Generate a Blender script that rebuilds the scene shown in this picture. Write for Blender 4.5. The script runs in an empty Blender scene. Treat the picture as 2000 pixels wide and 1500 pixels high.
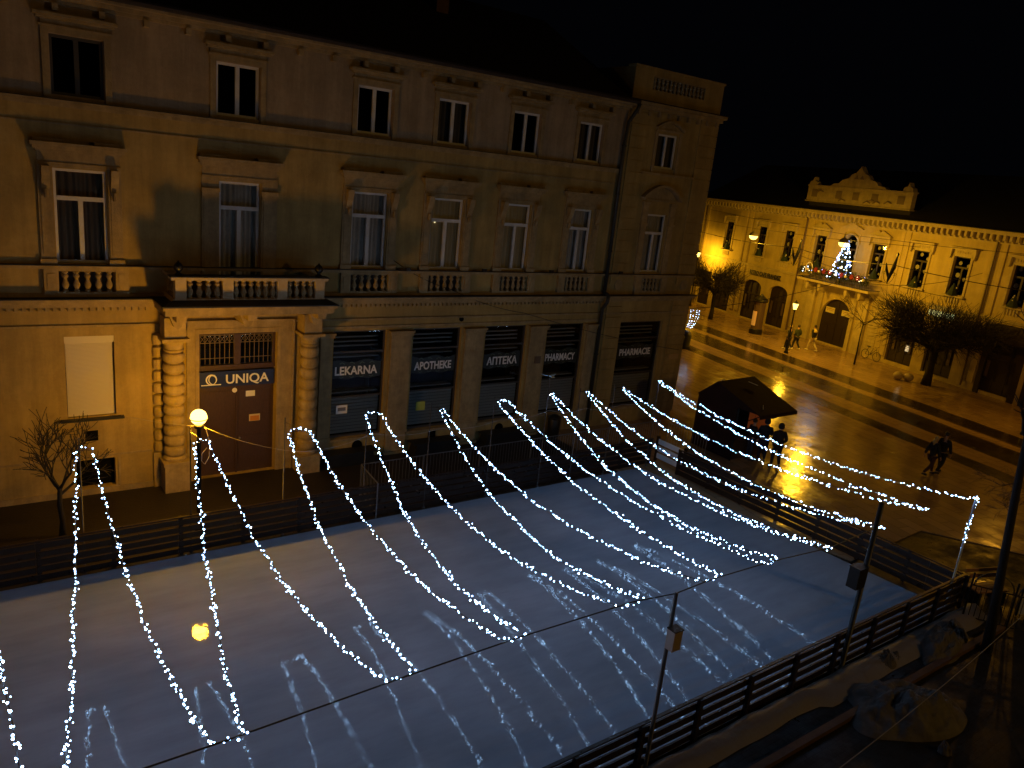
import bpy, math, random
from mathutils import Vector, Matrix, noise
PI = math.pi
random.seed(7)
sc = bpy.context.scene
C = sc.collection

# ---------------------------------------------------------------- camera
YAW, PITCH, ROLL = math.radians(36.8955), math.radians(-15.2520), math.radians(6.1078)
CAM = Vector((0.0, -22.8, 9.96))
fwd = Vector((math.sin(YAW)*math.cos(PITCH), math.cos(YAW)*math.cos(PITCH), math.sin(PITCH)))
rt = Vector((math.cos(YAW), -math.sin(YAW), 0)); up = rt.cross(fwd)
RT = rt*math.cos(ROLL) + up*math.sin(ROLL); UP = -rt*math.sin(ROLL) + up*math.cos(ROLL)
cd = bpy.data.cameras.new('camera'); cam = bpy.data.objects.new('camera', cd); C.objects.link(cam)
cd.sensor_width = 36; cd.lens = 1497.77/2000*36; cd.clip_start = .1; cd.clip_end = 2000
M = Matrix((RT, UP, -fwd)).transposed().to_4x4(); M.translation = CAM
cam.matrix_world = M; sc.camera = cam

# ---------------------------------------------------------------- night sky and exposure
w = bpy.data.worlds.new('World'); sc.world = w; w.use_nodes = True
bg = w.node_tree.nodes['Background']; bg.inputs[0].default_value = (.55, .62, 1, 1); bg.inputs[1].default_value = .0010
sc.view_settings.view_transform = 'Standard'; sc.view_settings.look = 'None'
sc.view_settings.exposure = 0; sc.view_settings.gamma = 1
sc.cycles.use_denoising = True
sc.cycles.max_bounces = 5; sc.cycles.diffuse_bounces = 2; sc.cycles.glossy_bounces = 3
sc.cycles.transparent_max_bounces = 8; sc.cycles.sample_clamp_indirect = 12
sc.cycles.sample_clamp_direct = 0

SODIUM = (1.0, .50, .020)

# ---------------------------------------------------------------- materials
MATS = {}
def weather(m, amt=.45):
    nt = m.node_tree; N = nt.nodes; L = nt.links; b = N['Principled BSDF']; lk = b.inputs['Base Color'].links[0]; src = lk.from_socket; tc = N.new('ShaderNodeTexCoord')
    out = src
    for sc_, lo, hi, st in (((2.6,2.6,.28), .42, .62, amt), ((.55,.55,.9), .40, .60, amt*.7), ((9,9,9), .46, .56, amt*.25)):
        mp = N.new('ShaderNodeMapping'); mp.inputs['Scale'].default_value = sc_; L.new(tc.outputs['Object'], mp.inputs[0]); n = N.new('ShaderNodeTexNoise'); n.inputs['Scale'].default_value = 1; n.inputs['Detail'].default_value = 8; n.inputs['Roughness'].default_value = .65; L.new(mp.outputs[0], n.inputs[0])
        mr = N.new('ShaderNodeMapRange'); mr.inputs['From Min'].default_value = lo; mr.inputs['From Max'].default_value = hi; mr.inputs['To Min'].default_value = 1-st; mr.inputs['To Max'].default_value = 1; L.new(n.outputs[0], mr.inputs[0])
        mx = N.new('ShaderNodeMixRGB'); mx.blend_type = 'MULTIPLY'; mx.inputs[0].default_value = 1; L.new(out, mx.inputs[1]); L.new(mr.outputs[0], mx.inputs[2]); out = mx.outputs[0]
    L.new(out, b.inputs['Base Color'])
def mat(name, col, rough=.7, metal=0, spec=.5, var=.0, vscale=3, bump=0, bscale=40, emit=None, es=0, col2=None, rvar=0, coat=0, coord='Object', stretch=None):
    if name in MATS: return MATS[name]
    m = bpy.data.materials.new(name); m.use_nodes = True
    nt = m.node_tree; N = nt.nodes; L = nt.links; b = N['Principled BSDF']
    b.inputs['Base Color'].default_value = (*col, 1); b.inputs['Roughness'].default_value = rough
    b.inputs['Metallic'].default_value = metal; b.inputs['Specular IOR Level'].default_value = spec
    b.inputs['Coat Weight'].default_value = coat
    tc = N.new('ShaderNodeTexCoord'); src = tc.outputs[coord]
    if stretch:
        mp = N.new('ShaderNodeMapping'); mp.inputs['Scale'].default_value = stretch; L.new(src, mp.inputs[0]); src = mp.outputs[0]
    if var or col2:
        n = N.new('ShaderNodeTexNoise'); n.inputs['Scale'].default_value = vscale; n.inputs['Detail'].default_value = 7; n.inputs['Roughness'].default_value = .62
        L.new(src, n.inputs[0])
        r = N.new('ShaderNodeValToRGB'); r.color_ramp.elements[0].position = .33; r.color_ramp.elements[1].position = .68
        c2 = col2 or tuple(c*(1-var) for c in col)
        r.color_ramp.elements[0].color = (*c2, 1); r.color_ramp.elements[1].color = (*col, 1)
        L.new(n.outputs[0], r.inputs[0]); L.new(r.outputs[0], b.inputs['Base Color'])
        if rvar:
            mr = N.new('ShaderNodeMapRange'); mr.inputs['To Min'].default_value = max(.02, rough-rvar); mr.inputs['To Max'].default_value = rough+rvar
            mr.inputs['From Min'].default_value = .3; mr.inputs['From Max'].default_value = .7
            L.new(n.outputs[0], mr.inputs[0]); L.new(mr.outputs[0], b.inputs['Roughness'])
    if bump:
        n2 = N.new('ShaderNodeTexNoise'); n2.inputs['Scale'].default_value = bscale; n2.inputs['Detail'].default_value = 5
        L.new(src, n2.inputs[0]); bp = N.new('ShaderNodeBump'); bp.inputs['Strength'].default_value = bump; bp.inputs['Distance'].default_value = .02
        L.new(n2.outputs[0], bp.inputs['Height']); L.new(bp.outputs[0], b.inputs['Normal'])
    if emit:
        b.inputs['Emission Color'].default_value = (*emit, 1); b.inputs['Emission Strength'].default_value = es
    MATS[name] = m
    return m
plaster = mat('plaster_ochre', (.47, .335, .11), .85, var=.22, vscale=1.1, bump=.25, bscale=30)
plaster_up = mat('plaster_rose', (.44, .33, .195), .85, var=.20, vscale=1.0, bump=.25, bscale=30)
stone = mat('stone_trim', (.45, .335, .16), .8, var=.3, vscale=4, bump=.3, bscale=25)
flash = mat('sheet_metal_dark', (.012, .013, .016), .5, metal=.2, var=.4, vscale=3)
roofm = mat('roof_tiles', (.03, .02, .016), .8, var=.4, vscale=6, bump=.5, bscale=12)
white_paint = mat('white_window_paint', (.62, .60, .57), .5, var=.15, vscale=5)
dark_paint = mat('dark_window_paint', (.05, .045, .04), .5)
brown_wood = mat('brown_door_wood', (.065, .032, .017), .55, var=.35, vscale=9, bump=.2, bscale=30, stretch=(6, 6, 1))
dark_room = mat('dark_room', (.006, .006, .006), 1, spec=0)
curtain = mat('curtain', (.62, .55, .46), .9, var=.2, vscale=5)
curtain_lit = mat('curtain_lit', (.42, .34, .22), .9, emit=(1, .55, .10), es=.008)
wood_rail = mat('fence_wood_wet', (.022, .011, .008), .38, var=.5, vscale=5, bump=.3, bscale=20, rvar=.15)
iron = mat('black_iron', (.015, .014, .014), .45, metal=.3)
galv = mat('galvanised_steel', (.35, .36, .38), .35, metal=.8, var=.3, vscale=20)
pole_grey = mat('grey_pole_paint', (.07, .07, .075), .45, metal=.2)
white_sheet = mat('white_panel', (.75, .77, .8), .6, var=.1)
bark = mat('dark_bark', (.014, .010, .008), .85, bump=.5, bscale=15)
navy = mat('navy_sign', (.012, .02, .09), .4)
letter = mat('white_lettering', (.8, .8, .78), .5)
darkband = mat('dark_sign_band', (.02, .028, .026), .4, var=.5, vscale=5)
far_plaster = mat('yellow_plaster', (.56, .44, .17), .85, var=.2, vscale=.8, bump=.25, bscale=20)
far_stone = mat('pale_trim', (.58, .48, .24), .8, var=.25, vscale=3, bump=.2)
gate_wood = mat('dark_gate_wood', (.022, .013, .012), .6)
snow = mat('dirty_snow', (.10, .085, .085), .7, col2=(.05, .04, .03), vscale=3.0, bump=1.0, bscale=7, var=.3)
snow_rim = mat('snow_rim', (.17, .15, .135), .6, col2=(.16, .13, .11), vscale=2, bump=.8, bscale=6, var=.3)
wire = mat('black_cable', (.008, .008, .01), .6)
pale_wire = mat('pale_cable', (.45, .4, .36), .6)

for m_ in (plaster, plaster_up, stone): weather(m_, .24)
for m_ in (far_plaster, far_stone): weather(m_, .13)
def glass_mat(name, tint=(.9, .93, .95), fr=1.5, rough=.02):
    m = bpy.data.materials.new(name); m.use_nodes = True; nt = m.node_tree; N = nt.nodes; L = nt.links
    N.remove(N['Principled BSDF'])
    o = N['Material Output']; f = N.new('ShaderNodeFresnel'); f.inputs[0].default_value = fr
    t = N.new('ShaderNodeBsdfTransparent'); t.inputs[0].default_value = (*tint, 1)
    g = N.new('ShaderNodeBsdfGlossy'); g.inputs['Roughness'].default_value = rough
    tc = N.new('ShaderNodeTexCoord'); n = N.new('ShaderNodeTexNoise'); n.inputs['Scale'].default_value = 1.5; L.new(tc.outputs['Object'], n.inputs[0])
    bp = N.new('ShaderNodeBump'); bp.inputs['Strength'].default_value = .12; bp.inputs['Distance'].default_value = .02; L.new(n.outputs[0], bp.inputs['Height'])
    L.new(bp.outputs[0], g.inputs['Normal'])
    mx = N.new('ShaderNodeMixShader'); L.new(f.outputs[0], mx.inputs[0]); L.new(t.outputs[0], mx.inputs[1]); L.new(g.outputs[0], mx.inputs[2])
    L.new(mx.outputs[0], o.inputs[0]); return m
glass = glass_mat('window_glass', (.85, .87, .88))
shop_glass = glass_mat('shop_glass', (.8, .85, .88), fr=1.7)

def emis(name, col, s):
    m = bpy.data.materials.new(name); m.use_nodes = True; N = m.node_tree.nodes; N.remove(N['Principled BSDF'])
    e = N.new('ShaderNodeEmission'); e.inputs[0].default_value = (*col, 1); e.inputs[1].default_value = s
    m.node_tree.links.new(e.outputs[0], N['Material Output'].inputs[0]); return m
def globe_mat(name, col, s, tr=.85):
    m = emis(name, col, s); N = m.node_tree.nodes; L = m.node_tree.links
    t = N.new('ShaderNodeBsdfTransparent'); t.inputs[0].default_value = (tr, tr, tr, 1); a = N.new('ShaderNodeAddShader')
    L.new(N['Emission'].outputs[0], a.inputs[0]); L.new(t.outputs[0], a.inputs[1]); L.new(a.outputs[0], N['Material Output'].inputs[0])
    m.cycles.emission_sampling = 'NONE'; return m
led = emis('led_white', (.34, .60, 1.0), 40.0)
led_dim = emis('led_small', (.45, .66, 1.0), 14.0)
led_w = emis('led_warm', (1, .85, .5), 5)
led_b = emis('led_blue', (.25, .35, 1), 5)
globe_glow = globe_mat('globe_glow', (1, .66, .15), 2.6)
lantern_glow = globe_mat('lantern_glow', (1, .68, .12), 2.4)

def ice_mat():
    m = bpy.data.materials.new('rink_ice'); m.use_nodes = True; nt = m.node_tree; N = nt.nodes; L = nt.links; b = N['Principled BSDF']
    tc = N.new('ShaderNodeTexCoord')
    n = N.new('ShaderNodeTexNoise'); n.inputs['Scale'].default_value = .35; n.inputs['Detail'].default_value = 6; L.new(tc.outputs['Object'], n.inputs[0])
    r = N.new('ShaderNodeValToRGB'); r.color_ramp.elements[0].position = .3; r.color_ramp.elements[1].position = .7
    r.color_ramp.elements[0].color = (.27, .335, .43, 1); r.color_ramp.elements[1].color = (.39, .45, .56, 1)
    L.new(n.outputs[0], r.inputs[0]); L.new(r.outputs[0], b.inputs['Base Color'])
    mq = N.new('ShaderNodeMapping'); mq.inputs['Scale'].default_value = (.5, 2.2, 1); mq.inputs['Rotation'].default_value = (0, 0, .25); L.new(tc.outputs['Object'], mq.inputs[0])
    nq = N.new('ShaderNodeTexNoise'); nq.inputs['Scale'].default_value = .9; nq.inputs['Detail'].default_value = 9; nq.inputs['Roughness'].default_value = .68; L.new(mq.outputs[0], nq.inputs[0])
    rq = N.new('ShaderNodeMapRange'); rq.inputs['From Min'].default_value = .36; rq.inputs['From Max'].default_value = .6; rq.inputs['To Min'].default_value = .86; rq.inputs['To Max'].default_value = 1; L.new(nq.outputs[0], rq.inputs[0])
    xq = N.new('ShaderNodeMixRGB'); xq.blend_type = 'MULTIPLY'; xq.inputs[0].default_value = 1; L.new(r.outputs[0], xq.inputs[1]); L.new(rq.outputs[0], xq.inputs[2]); L.new(xq.outputs[0], b.inputs['Base Color'])
    n3 = N.new('ShaderNodeTexNoise'); n3.inputs['Scale'].default_value = .5; n3.inputs['Detail'].default_value = 3; L.new(tc.outputs['Object'], n3.inputs[0])
    mr = N.new('ShaderNodeMapRange'); mr.inputs['From Min'].default_value = .35; mr.inputs['From Max'].default_value = .65
    mr.inputs['To Min'].default_value = .008; mr.inputs['To Max'].default_value = .06; L.new(n3.outputs[0], mr.inputs[0]); L.new(mr.outputs[0], b.inputs['Roughness'])
    b.inputs['IOR'].default_value = 1.45; b.inputs['Specular IOR Level'].default_value = .42
    # fine skate scratches and ripples
    mp = N.new('ShaderNodeMapping'); mp.inputs['Scale'].default_value = (1, .5, 1); mp.inputs['Rotation'].default_value = (0, 0, .5); L.new(tc.outputs['Object'], mp.inputs[0])
    a = N.new('ShaderNodeTexNoise'); a.inputs['Scale'].default_value = 5; a.inputs['Detail'].default_value = 5; a.inputs['Roughness'].default_value = .55; L.new(mp.outputs[0], a.inputs[0])
    v = N.new('ShaderNodeTexVoronoi'); v.inputs['Scale'].default_value = 11; v.feature = 'DISTANCE_TO_EDGE'; L.new(mp.outputs[0], v.inputs[0])
    ad = N.new('ShaderNodeMath'); ad.operation = 'MULTIPLY_ADD'; L.new(v.outputs[0], ad.inputs[0]); ad.inputs[1].default_value = .12; L.new(a.outputs[0], ad.inputs[2])
    bp = N.new('ShaderNodeBump'); bp.inputs['Strength'].default_value = .5; bp.inputs['Distance'].default_value = .0027
    L.new(ad.outputs[0], bp.inputs['Height']); L.new(bp.outputs[0], b.inputs['Normal'])
    return m
ice = ice_mat()

def paving_mat(name, bands, base_lt, base_dk, rough=.22, brick=(1.1, .5), bstr=.5):
    """wet stone paving; bands = distances (local y) where pale and dark setts alternate"""
    m = bpy.data.materials.new(name); m.use_nodes = True; nt = m.node_tree; N = nt.nodes; L = nt.links; b = N['Principled BSDF']
    tc = N.new('ShaderNodeTexCoord'); sx = N.new('ShaderNodeSeparateXYZ'); L.new(tc.outputs['Object'], sx.inputs[0])
    nd = N.new('ShaderNodeTexNoise'); nd.inputs['Scale'].default_value = .6; nd.inputs['Detail'].default_value = 5; L.new(tc.outputs['Object'], nd.inputs[0])
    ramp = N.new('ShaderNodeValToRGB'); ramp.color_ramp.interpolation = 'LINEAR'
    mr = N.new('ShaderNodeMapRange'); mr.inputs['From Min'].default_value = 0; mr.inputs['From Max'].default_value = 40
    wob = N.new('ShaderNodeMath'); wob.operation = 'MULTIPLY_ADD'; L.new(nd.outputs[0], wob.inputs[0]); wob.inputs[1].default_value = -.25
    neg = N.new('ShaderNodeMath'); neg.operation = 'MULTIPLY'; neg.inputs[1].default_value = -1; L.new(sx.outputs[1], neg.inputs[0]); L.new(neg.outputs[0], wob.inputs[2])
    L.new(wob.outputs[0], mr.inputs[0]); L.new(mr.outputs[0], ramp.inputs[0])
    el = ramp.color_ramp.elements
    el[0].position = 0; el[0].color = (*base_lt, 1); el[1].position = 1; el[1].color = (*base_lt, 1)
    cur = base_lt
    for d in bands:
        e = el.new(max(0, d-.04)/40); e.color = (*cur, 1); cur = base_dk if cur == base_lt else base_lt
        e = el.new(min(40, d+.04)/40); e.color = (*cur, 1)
    br = N.new('ShaderNodeTexBrick'); L.new(tc.outputs['Object'], br.inputs[0]); br.inputs['Scale'].default_value = 1
    br.inputs['Brick Width'].default_value = brick[0]; br.inputs['Row Height'].default_value = brick[1]; br.inputs['Mortar Size'].default_value = .012
    br.inputs['Color1'].default_value = (1, 1, 1, 1); br.inputs['Color2'].default_value = (.72, .72, .72, 1); br.inputs['Mortar'].default_value = (.35, .35, .35, 1)
    mx = N.new('ShaderNodeMixRGB'); mx.blend_type = 'MULTIPLY'; mx.inputs[0].default_value = .8; L.new(ramp.outputs[0], mx.inputs[1]); L.new(br.outputs[0], mx.inputs[2])
    L.new(mx.outputs[0], b.inputs['Base Color'])
    n2 = N.new('ShaderNodeTexNoise'); n2.inputs['Scale'].default_value = .9; n2.inputs['Detail'].default_value = 8; n2.inputs['Roughness'].default_value = .7; L.new(tc.outputs['Object'], n2.inputs[0])
    r2 = N.new('ShaderNodeMapRange'); r2.inputs['From Min'].default_value = .35; r2.inputs['From Max'].default_value = .65
    r2.inputs['To Min'].default_value = rough*.5; r2.inputs['To Max'].default_value = rough*1.7; L.new(n2.outputs[0], r2.inputs[0]); L.new(r2.outputs[0], b.inputs['Roughness'])
    n4 = N.new('ShaderNodeTexNoise'); n4.inputs['Scale'].default_value = 2.5; n4.inputs['Detail'].default_value = 6; L.new(tc.outputs['Object'], n4.inputs[0])
    a1 = N.new('ShaderNodeMath'); a1.operation = 'MULTIPLY_ADD'; L.new(br.outputs['Fac'], a1.inputs[0]); a1.inputs[1].default_value = -.25; L.new(n4.outputs[0], a1.inputs[2])
    bp = N.new('ShaderNodeBump'); bp.inputs['Strength'].default_value = bstr; bp.inputs['Distance'].default_value = .02; L.new(a1.outputs[0], bp.inputs['Height']); L.new(bp.outputs[0], b.inputs['Normal'])
    b.inputs['IOR'].default_value = 1.4
    return m

# ---------------------------------------------------------------- geometry helpers
class MB:
    def __init__(s): s.v = []; s.f = []
    def add(s, vs, fs):
        n = len(s.v); s.v += [tuple(v) for v in vs]; s.f += [tuple(i+n for i in f) for f in fs]; return s
    def box(s, x0, x1, y0, y1, z0, z1):
        if x0 > x1: x0, x1 = x1, x0
        if y0 > y1: y0, y1 = y1, y0
        return s.add([(x0,y0,z0),(x1,y0,z0),(x1,y1,z0),(x0,y1,z0),(x0,y0,z1),(x1,y0,z1),(x1,y1,z1),(x0,y1,z1)],
              [(3,2,1,0),(4,5,6,7),(0,1,5,4),(1,2,6,5),(2,3,7,6),(3,0,4,7)])
    def quad(s, a, b, c, d): return s.add([a,b,c,d], [(0,1,2,3)])
    def bar(s, p, q, w, h=None):
        h = h or w; p = Vector(p); q = Vector(q); d = (q-p).normalized()
        a = d.cross(Vector((0,0,1)));
        if a.length < .01: a = Vector((1,0,0))
        a.normalize(); b = a.cross(d)
        vs = [o + a*sx*w/2 + b*sz*h/2 for o in (p, q) for sx, sz in ((-1,-1),(1,-1),(1,1),(-1,1))]
        return s.add(vs, [(3,2,1,0),(4,5,6,7),(0,1,5,4),(1,2,6,5),(2,3,7,6),(3,0,4,7)])
    def tube(s, pts, r, n=8, cap=True):
        pts = [Vector(p) for p in pts]; rs = r if isinstance(r, (list, tuple)) else [r]*len(pts)
        vs = []; ref = None
        for i, p in enumerate(pts):
            d = (pts[min(i+1, len(pts)-1)] - pts[max(i-1, 0)])
            if d.length < 1e-9: d = Vector((0,0,1))
            d.normalize()
            if ref is None:
                ref = d.cross(Vector((0,0,1)))
                if ref.length < .05: ref = Vector((1,0,0))
            ref = (ref - d*ref.dot(d)); ref.normalize(); b = d.cross(ref)
            vs += [p + (ref*math.cos(2*PI*k/n) + b*math.sin(2*PI*k/n))*rs[i] for k in range(n)]
        fs = [(i*n+k, i*n+(k+1)%n, (i+1)*n+(k+1)%n, (i+1)*n+k) for i in range(len(pts)-1) for k in range(n)]
        if cap: fs += [tuple(range(n-1, -1, -1)), tuple((len(pts)-1)*n+k for k in range(n))]
        return s.add(vs, fs)
    def lathe(s, prof, c=(0,0,0), n=12, ax='z'):
        vs = []
        for r, z in prof:
            for k in range(n):
                a = 2*PI*k/n
                p = (c[0]+r*math.cos(a), c[1]+r*math.sin(a), c[2]+z) if ax == 'z' else (c[0]+r*math.cos(a), c[1]+z, c[2]+r*math.sin(a))
                vs.append(p)
        fs = [(i*n+k, i*n+(k+1)%n, (i+1)*n+(k+1)%n, (i+1)*n+k) for i in range(len(prof)-1) for k in range(n)]
        fs += [tuple(range(n-1,-1,-1)), tuple((len(prof)-1)*n+k for k in range(n))]
        return s.add(vs, fs)
    def sphere(s, c, r, n=10, sz=1):
        m = max(4, n//2+1)
        return s.lathe([(max(r*math.sin(PI*i/m), r*.02), -r*sz*math.cos(PI*i/m)) for i in range(m+1)], c, n)
    def prism(s, poly, y0, y1):
        """polygon in x,z extruded along y"""
        n = len(poly); vs = [(x, y0, z) for x, z in poly] + [(x, y1, z) for x, z in poly]
        return s.add(vs, [tuple(range(n)), tuple(range(2*n-1, n-1, -1))] + [(i, i+n, (i+1)%n+n, (i+1)%n) for i in range(n)])
    def build(s, name, m, parent=None, smooth=False, org=None, loc=None):
        me = bpy.data.meshes.new(name)
        o = org or (0,0,0)
        me.from_pydata([(v[0]-o[0], v[1]-o[1], v[2]-o[2]) for v in s.v], [], s.f); me.update()
        if isinstance(m, (list, tuple)):
            for q in m: me.materials.append(q)
        else: me.materials.append(m)
        if smooth:
            for p in me.polygons: p.use_smooth = True
        ob = bpy.data.objects.new(name, me); C.objects.link(ob)
        if parent is not None: ob.parent = parent
        elif org: ob.location = org
        if loc: ob.location = loc
        return ob
SPLIT = {'quoins': ('quoin_strip', .3), 'pilaster_strips': ('pilaster_strip', .05), 'gate_surround': ('gate_surround', .3), 'attic_relief': ('attic_relief', .02), 'recess_back': ('recess_back', .1), 'piers': ('pier', .06),
         'wall_vents': ('wall_vent', .1), 'eaves_brackets': ('eaves_bracket', .05), 'finials': ('finial', .1), 'surround_pair': ('window_surround', .0), 'portal_canopy': ('portal_pier', .05), 'drainpipe': ('drainpipe', .6),
         'paper_stars': ('paper_star', .005), 'door_panels': ('door_panel', .05), 'flashings': ('flashing', .05), 'wet_tape': ('tape_strip', .05), 'poles': ('canopy_pole', .1), 'base_moulding': ('base_moulding', .06), 'basement_grille': ('basement_grille', .1), 'flourish': ('flourish', .02), 'bracket': ('bracket', .02), 'rosette': ('rosette', .02)}
_build = MB.build
def build(s, name, m, parent=None, smooth=False, org=None, loc=None):
    if name not in SPLIT: return _build(s, name, m, parent, smooth, org, loc)
    nm, gap = SPLIT[name]; pcs = s.pieces(); bb = []
    for vi in pcs:
        P = [s.v[i] for i in vi]; bb.append([min(p[k] for p in P)-gap/2 for k in range(3)]+[max(p[k] for p in P)+gap/2 for k in range(3)])
    par = list(range(len(pcs)))
    def fnd(i):
        while par[i] != i: i = par[i]
        return i
    for i in range(len(pcs)):
        for j in range(i):
            if all(bb[i][k] <= bb[j][k+3]+.004 and bb[j][k] <= bb[i][k+3]+.004 for k in range(3)): par[fnd(i)] = fnd(j)
    out = {}
    for i in range(len(pcs)): out.setdefault(fnd(i), set()).update(pcs[i])
    res = None
    for vs in out.values():
        q = MB(); ids = sorted(vs); mp = {v: k for k, v in enumerate(ids)}; q.v = [s.v[i] for i in ids]; q.f = [tuple(mp[i] for i in f) for f in s.f if f[0] in vs]
        res = _build(q, nm, m, parent, smooth, org, loc)
    return res
MB.build = build
def pieces(s):
    par = list(range(len(s.v)))
    def fnd(i):
        while par[i] != i: par[i] = par[par[i]]; i = par[i]
        return i
    for f in s.f:
        for i in f[1:]: par[fnd(i)] = fnd(f[0])
    o = {}
    for i in range(len(s.v)): o.setdefault(fnd(i), []).append(i)
    return list(o.values())
MB.pieces = pieces
def tag(o, label=None, cat=None, group=None, kind=None):
    if label: o['label'] = label
    if cat: o['category'] = cat
    if group: o['group'] = group
    if kind: o['kind'] = kind
    return o
def empty(name, loc=(0,0,0), rz=0, label=None, cat=None, group=None):
    o = bpy.data.objects.new(name, None); o.empty_display_size = .3; C.objects.link(o)
    o.location = loc; o.rotation_euler = (0,0,rz); return tag(o, label, cat, group)
def inst(src, name, parent, loc=(0,0,0), rz=0, scale=None):
    o = bpy.data.objects.new(name, src.data); C.objects.link(o); o.parent = parent; o.location = loc; o.rotation_euler = (0,0,rz)
    if scale: o.scale = (scale,)*3
    return o
def copy_tree(o, parent=None):
    c = o.copy(); C.objects.link(c); c.parent = parent
    for ch in list(o.children): copy_tree(ch, c)
    return c
def point(name, loc, power, col=SODIUM, r=.15, parent=None):
    l = bpy.data.lights.new(name, 'POINT'); l.energy = power; l.color = col; l.shadow_soft_size = r
    o = bpy.data.objects.new(name, l); C.objects.link(o); o.location = loc
    if parent: o.parent = parent
    return o
def text_mesh(name, s, size, m, parent, loc, rot=(PI/2, 0, 0), ext=.008, shear=0, width=None, bold=0):
    cu = bpy.data.curves.new(name, 'FONT'); cu.body = s; cu.size = size; cu.extrude = ext; cu.shear = shear; cu.offset = bold
    cu.align_x = 'CENTER'; cu.resolution_u = 3
    t = bpy.data.objects.new('tmp', cu); C.objects.link(t)
    bpy.context.view_layer.update()
    me = bpy.data.meshes.new_from_object(t.evaluated_get(bpy.context.evaluated_depsgraph_get())); bpy.data.objects.remove(t)
    if width:
        xs = [v.co.x for v in me.vertices]; k = width/(max(xs)-min(xs))
        for v in me.vertices: v.co.x *= k
    me.materials.clear(); me.materials.append(m); me.name = name
    o = bpy.data.objects.new(name, me); C.objects.link(o); o.parent = parent; o.location = loc; o.rotation_euler = rot
    return o

def wall_with_openings(mb, x0, x1, z0, z1, y, ops, depth=.28):
    xs = sorted({x0, x1} | {v for o in ops for v in o[:2] if x0 < v < x1})
    zs = sorted({z0, z1} | {v for o in ops for v in o[2:4] if z0 < v < z1})
    def inside(a, b): return any(o[0]-1e-6 <= a <= o[1]+1e-6 and o[2]-1e-6 <= b <= o[3]+1e-6 for o in ops)
    for i in range(len(xs)-1):
        for j in range(len(zs)-1):
            if inside((xs[i]+xs[i+1])/2, (zs[j]+zs[j+1])/2): continue
            mb.quad((xs[i],y,zs[j]), (xs[i+1],y,zs[j]), (xs[i+1],y,zs[j+1]), (xs[i],y,zs[j+1]))
    for a, b, c, d in [o[:4] for o in ops]:
        e = y+depth
        mb.quad((a,y,c),(a,y,d),(a,e,d),(a,e,c)); mb.quad((b,y,d),(b,y,c),(b,e,c),(b,e,d))
        mb.quad((a,y,d),(b,y,d),(b,e,d),(a,e,d)); mb.quad((b,y,c),(a,y,c),(a,e,c),(b,e,c))

def make_window(root, x0, x1, z0, z1, y, transom=None, fm=None, cur=None, bars=1, gl=None, drape=True, rd=.15, fw=.07):
    """one window: frame with its pane, curtain and dark room behind as sub-parts"""
    fm = fm or white_paint; f = MB(); d = y+rd
    f.box(x0, x0+fw, d-.05, d+.03, z0, z1); f.box(x1-fw, x1, d-.05, d+.03, z0, z1)
    f.box(x0+fw, x1-fw, d-.05, d+.03, z0, z0+fw); f.box(x0+fw, x1-fw, d-.05, d+.03, z1-fw, z1)
    top = z1-fw
    if transom:
        f.box(x0+fw, x1-fw, d-.065, d+.03, transom-.055, transom+.055); top = transom-.055
    for k in range(1, bars+1):
        xm = x0+(x1-x0)*k/(bars+1); f.box(xm-.055, xm+.055, d-.055, d+.03, z0+fw, top)
    fo = f.build('window', fm, root)
    p = MB(); p.quad((x0+fw,d,z0+fw),(x1-fw,d,z0+fw),(x1-fw,d,z1-fw),(x0+fw,d,z1-fw)); p.build('pane', gl or glass, fo)
    if drape:
        c = MB(); n = 40; vs = []
        for i in range(n+1):
            t = i/n; x = x0+.02+(x1-x0-.04)*t; yy = d+.15+.045*math.sin(t*58+math.sin(t*11)*2)
            vs += [(x, yy, z0+.02), (x, yy, z1-.02)]
        c.add(vs, [(2*i, 2*i+2, 2*i+3, 2*i+1) for i in range(n)]); c.build('curtain', cur or curtain, fo, smooth=True)
    r = MB(); e = d+.9 if not drape else d+.25
    r.quad((x0,e,z0),(x1,e,z0),(x1,e,z1),(x0,e,z1)); r.quad((x0,d+.03,z0),(x0,e,z0),(x0,e,z1),(x0,d+.03,z1)); r.quad((x1,d+.03,z0),(x1,d+.03,z1),(x1,e,z1),(x1,e,z0))
    r.quad((x0,d+.03,z1),(x0,e,z1),(x1,e,z1),(x1,d+.03,z1)); r.quad((x0,d+.03,z0),(x1,d+.03,z0),(x1,e,z0),(x0,e,z0))
    r.build('interior', dark_room, fo)
    return fo

BAL = None
def baluster(parent, x, y, z, h):
    """turned stone baluster, shared mesh scaled to its height"""
    global BAL
    if BAL is None:
        mb = MB(); prof = [(.075,0),(.075,.07),(.045,.10),(.05,.14),(.085,.28),(.09,.36),(.05,.55),(.04,.62),(.06,.68),(.085,.76),(.06,.84),(.04,.88),(.075,.93),(.075,1)]
        mb.lathe(prof, n=12); BAL = mb.build('baluster', stone, parent, smooth=True); BAL.location = (x,y,z); BAL.scale = (.95,.95,h); return
    o = inst(BAL, 'baluster', parent, (x,y,z)); o.scale = (.95,.95,h)

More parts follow.
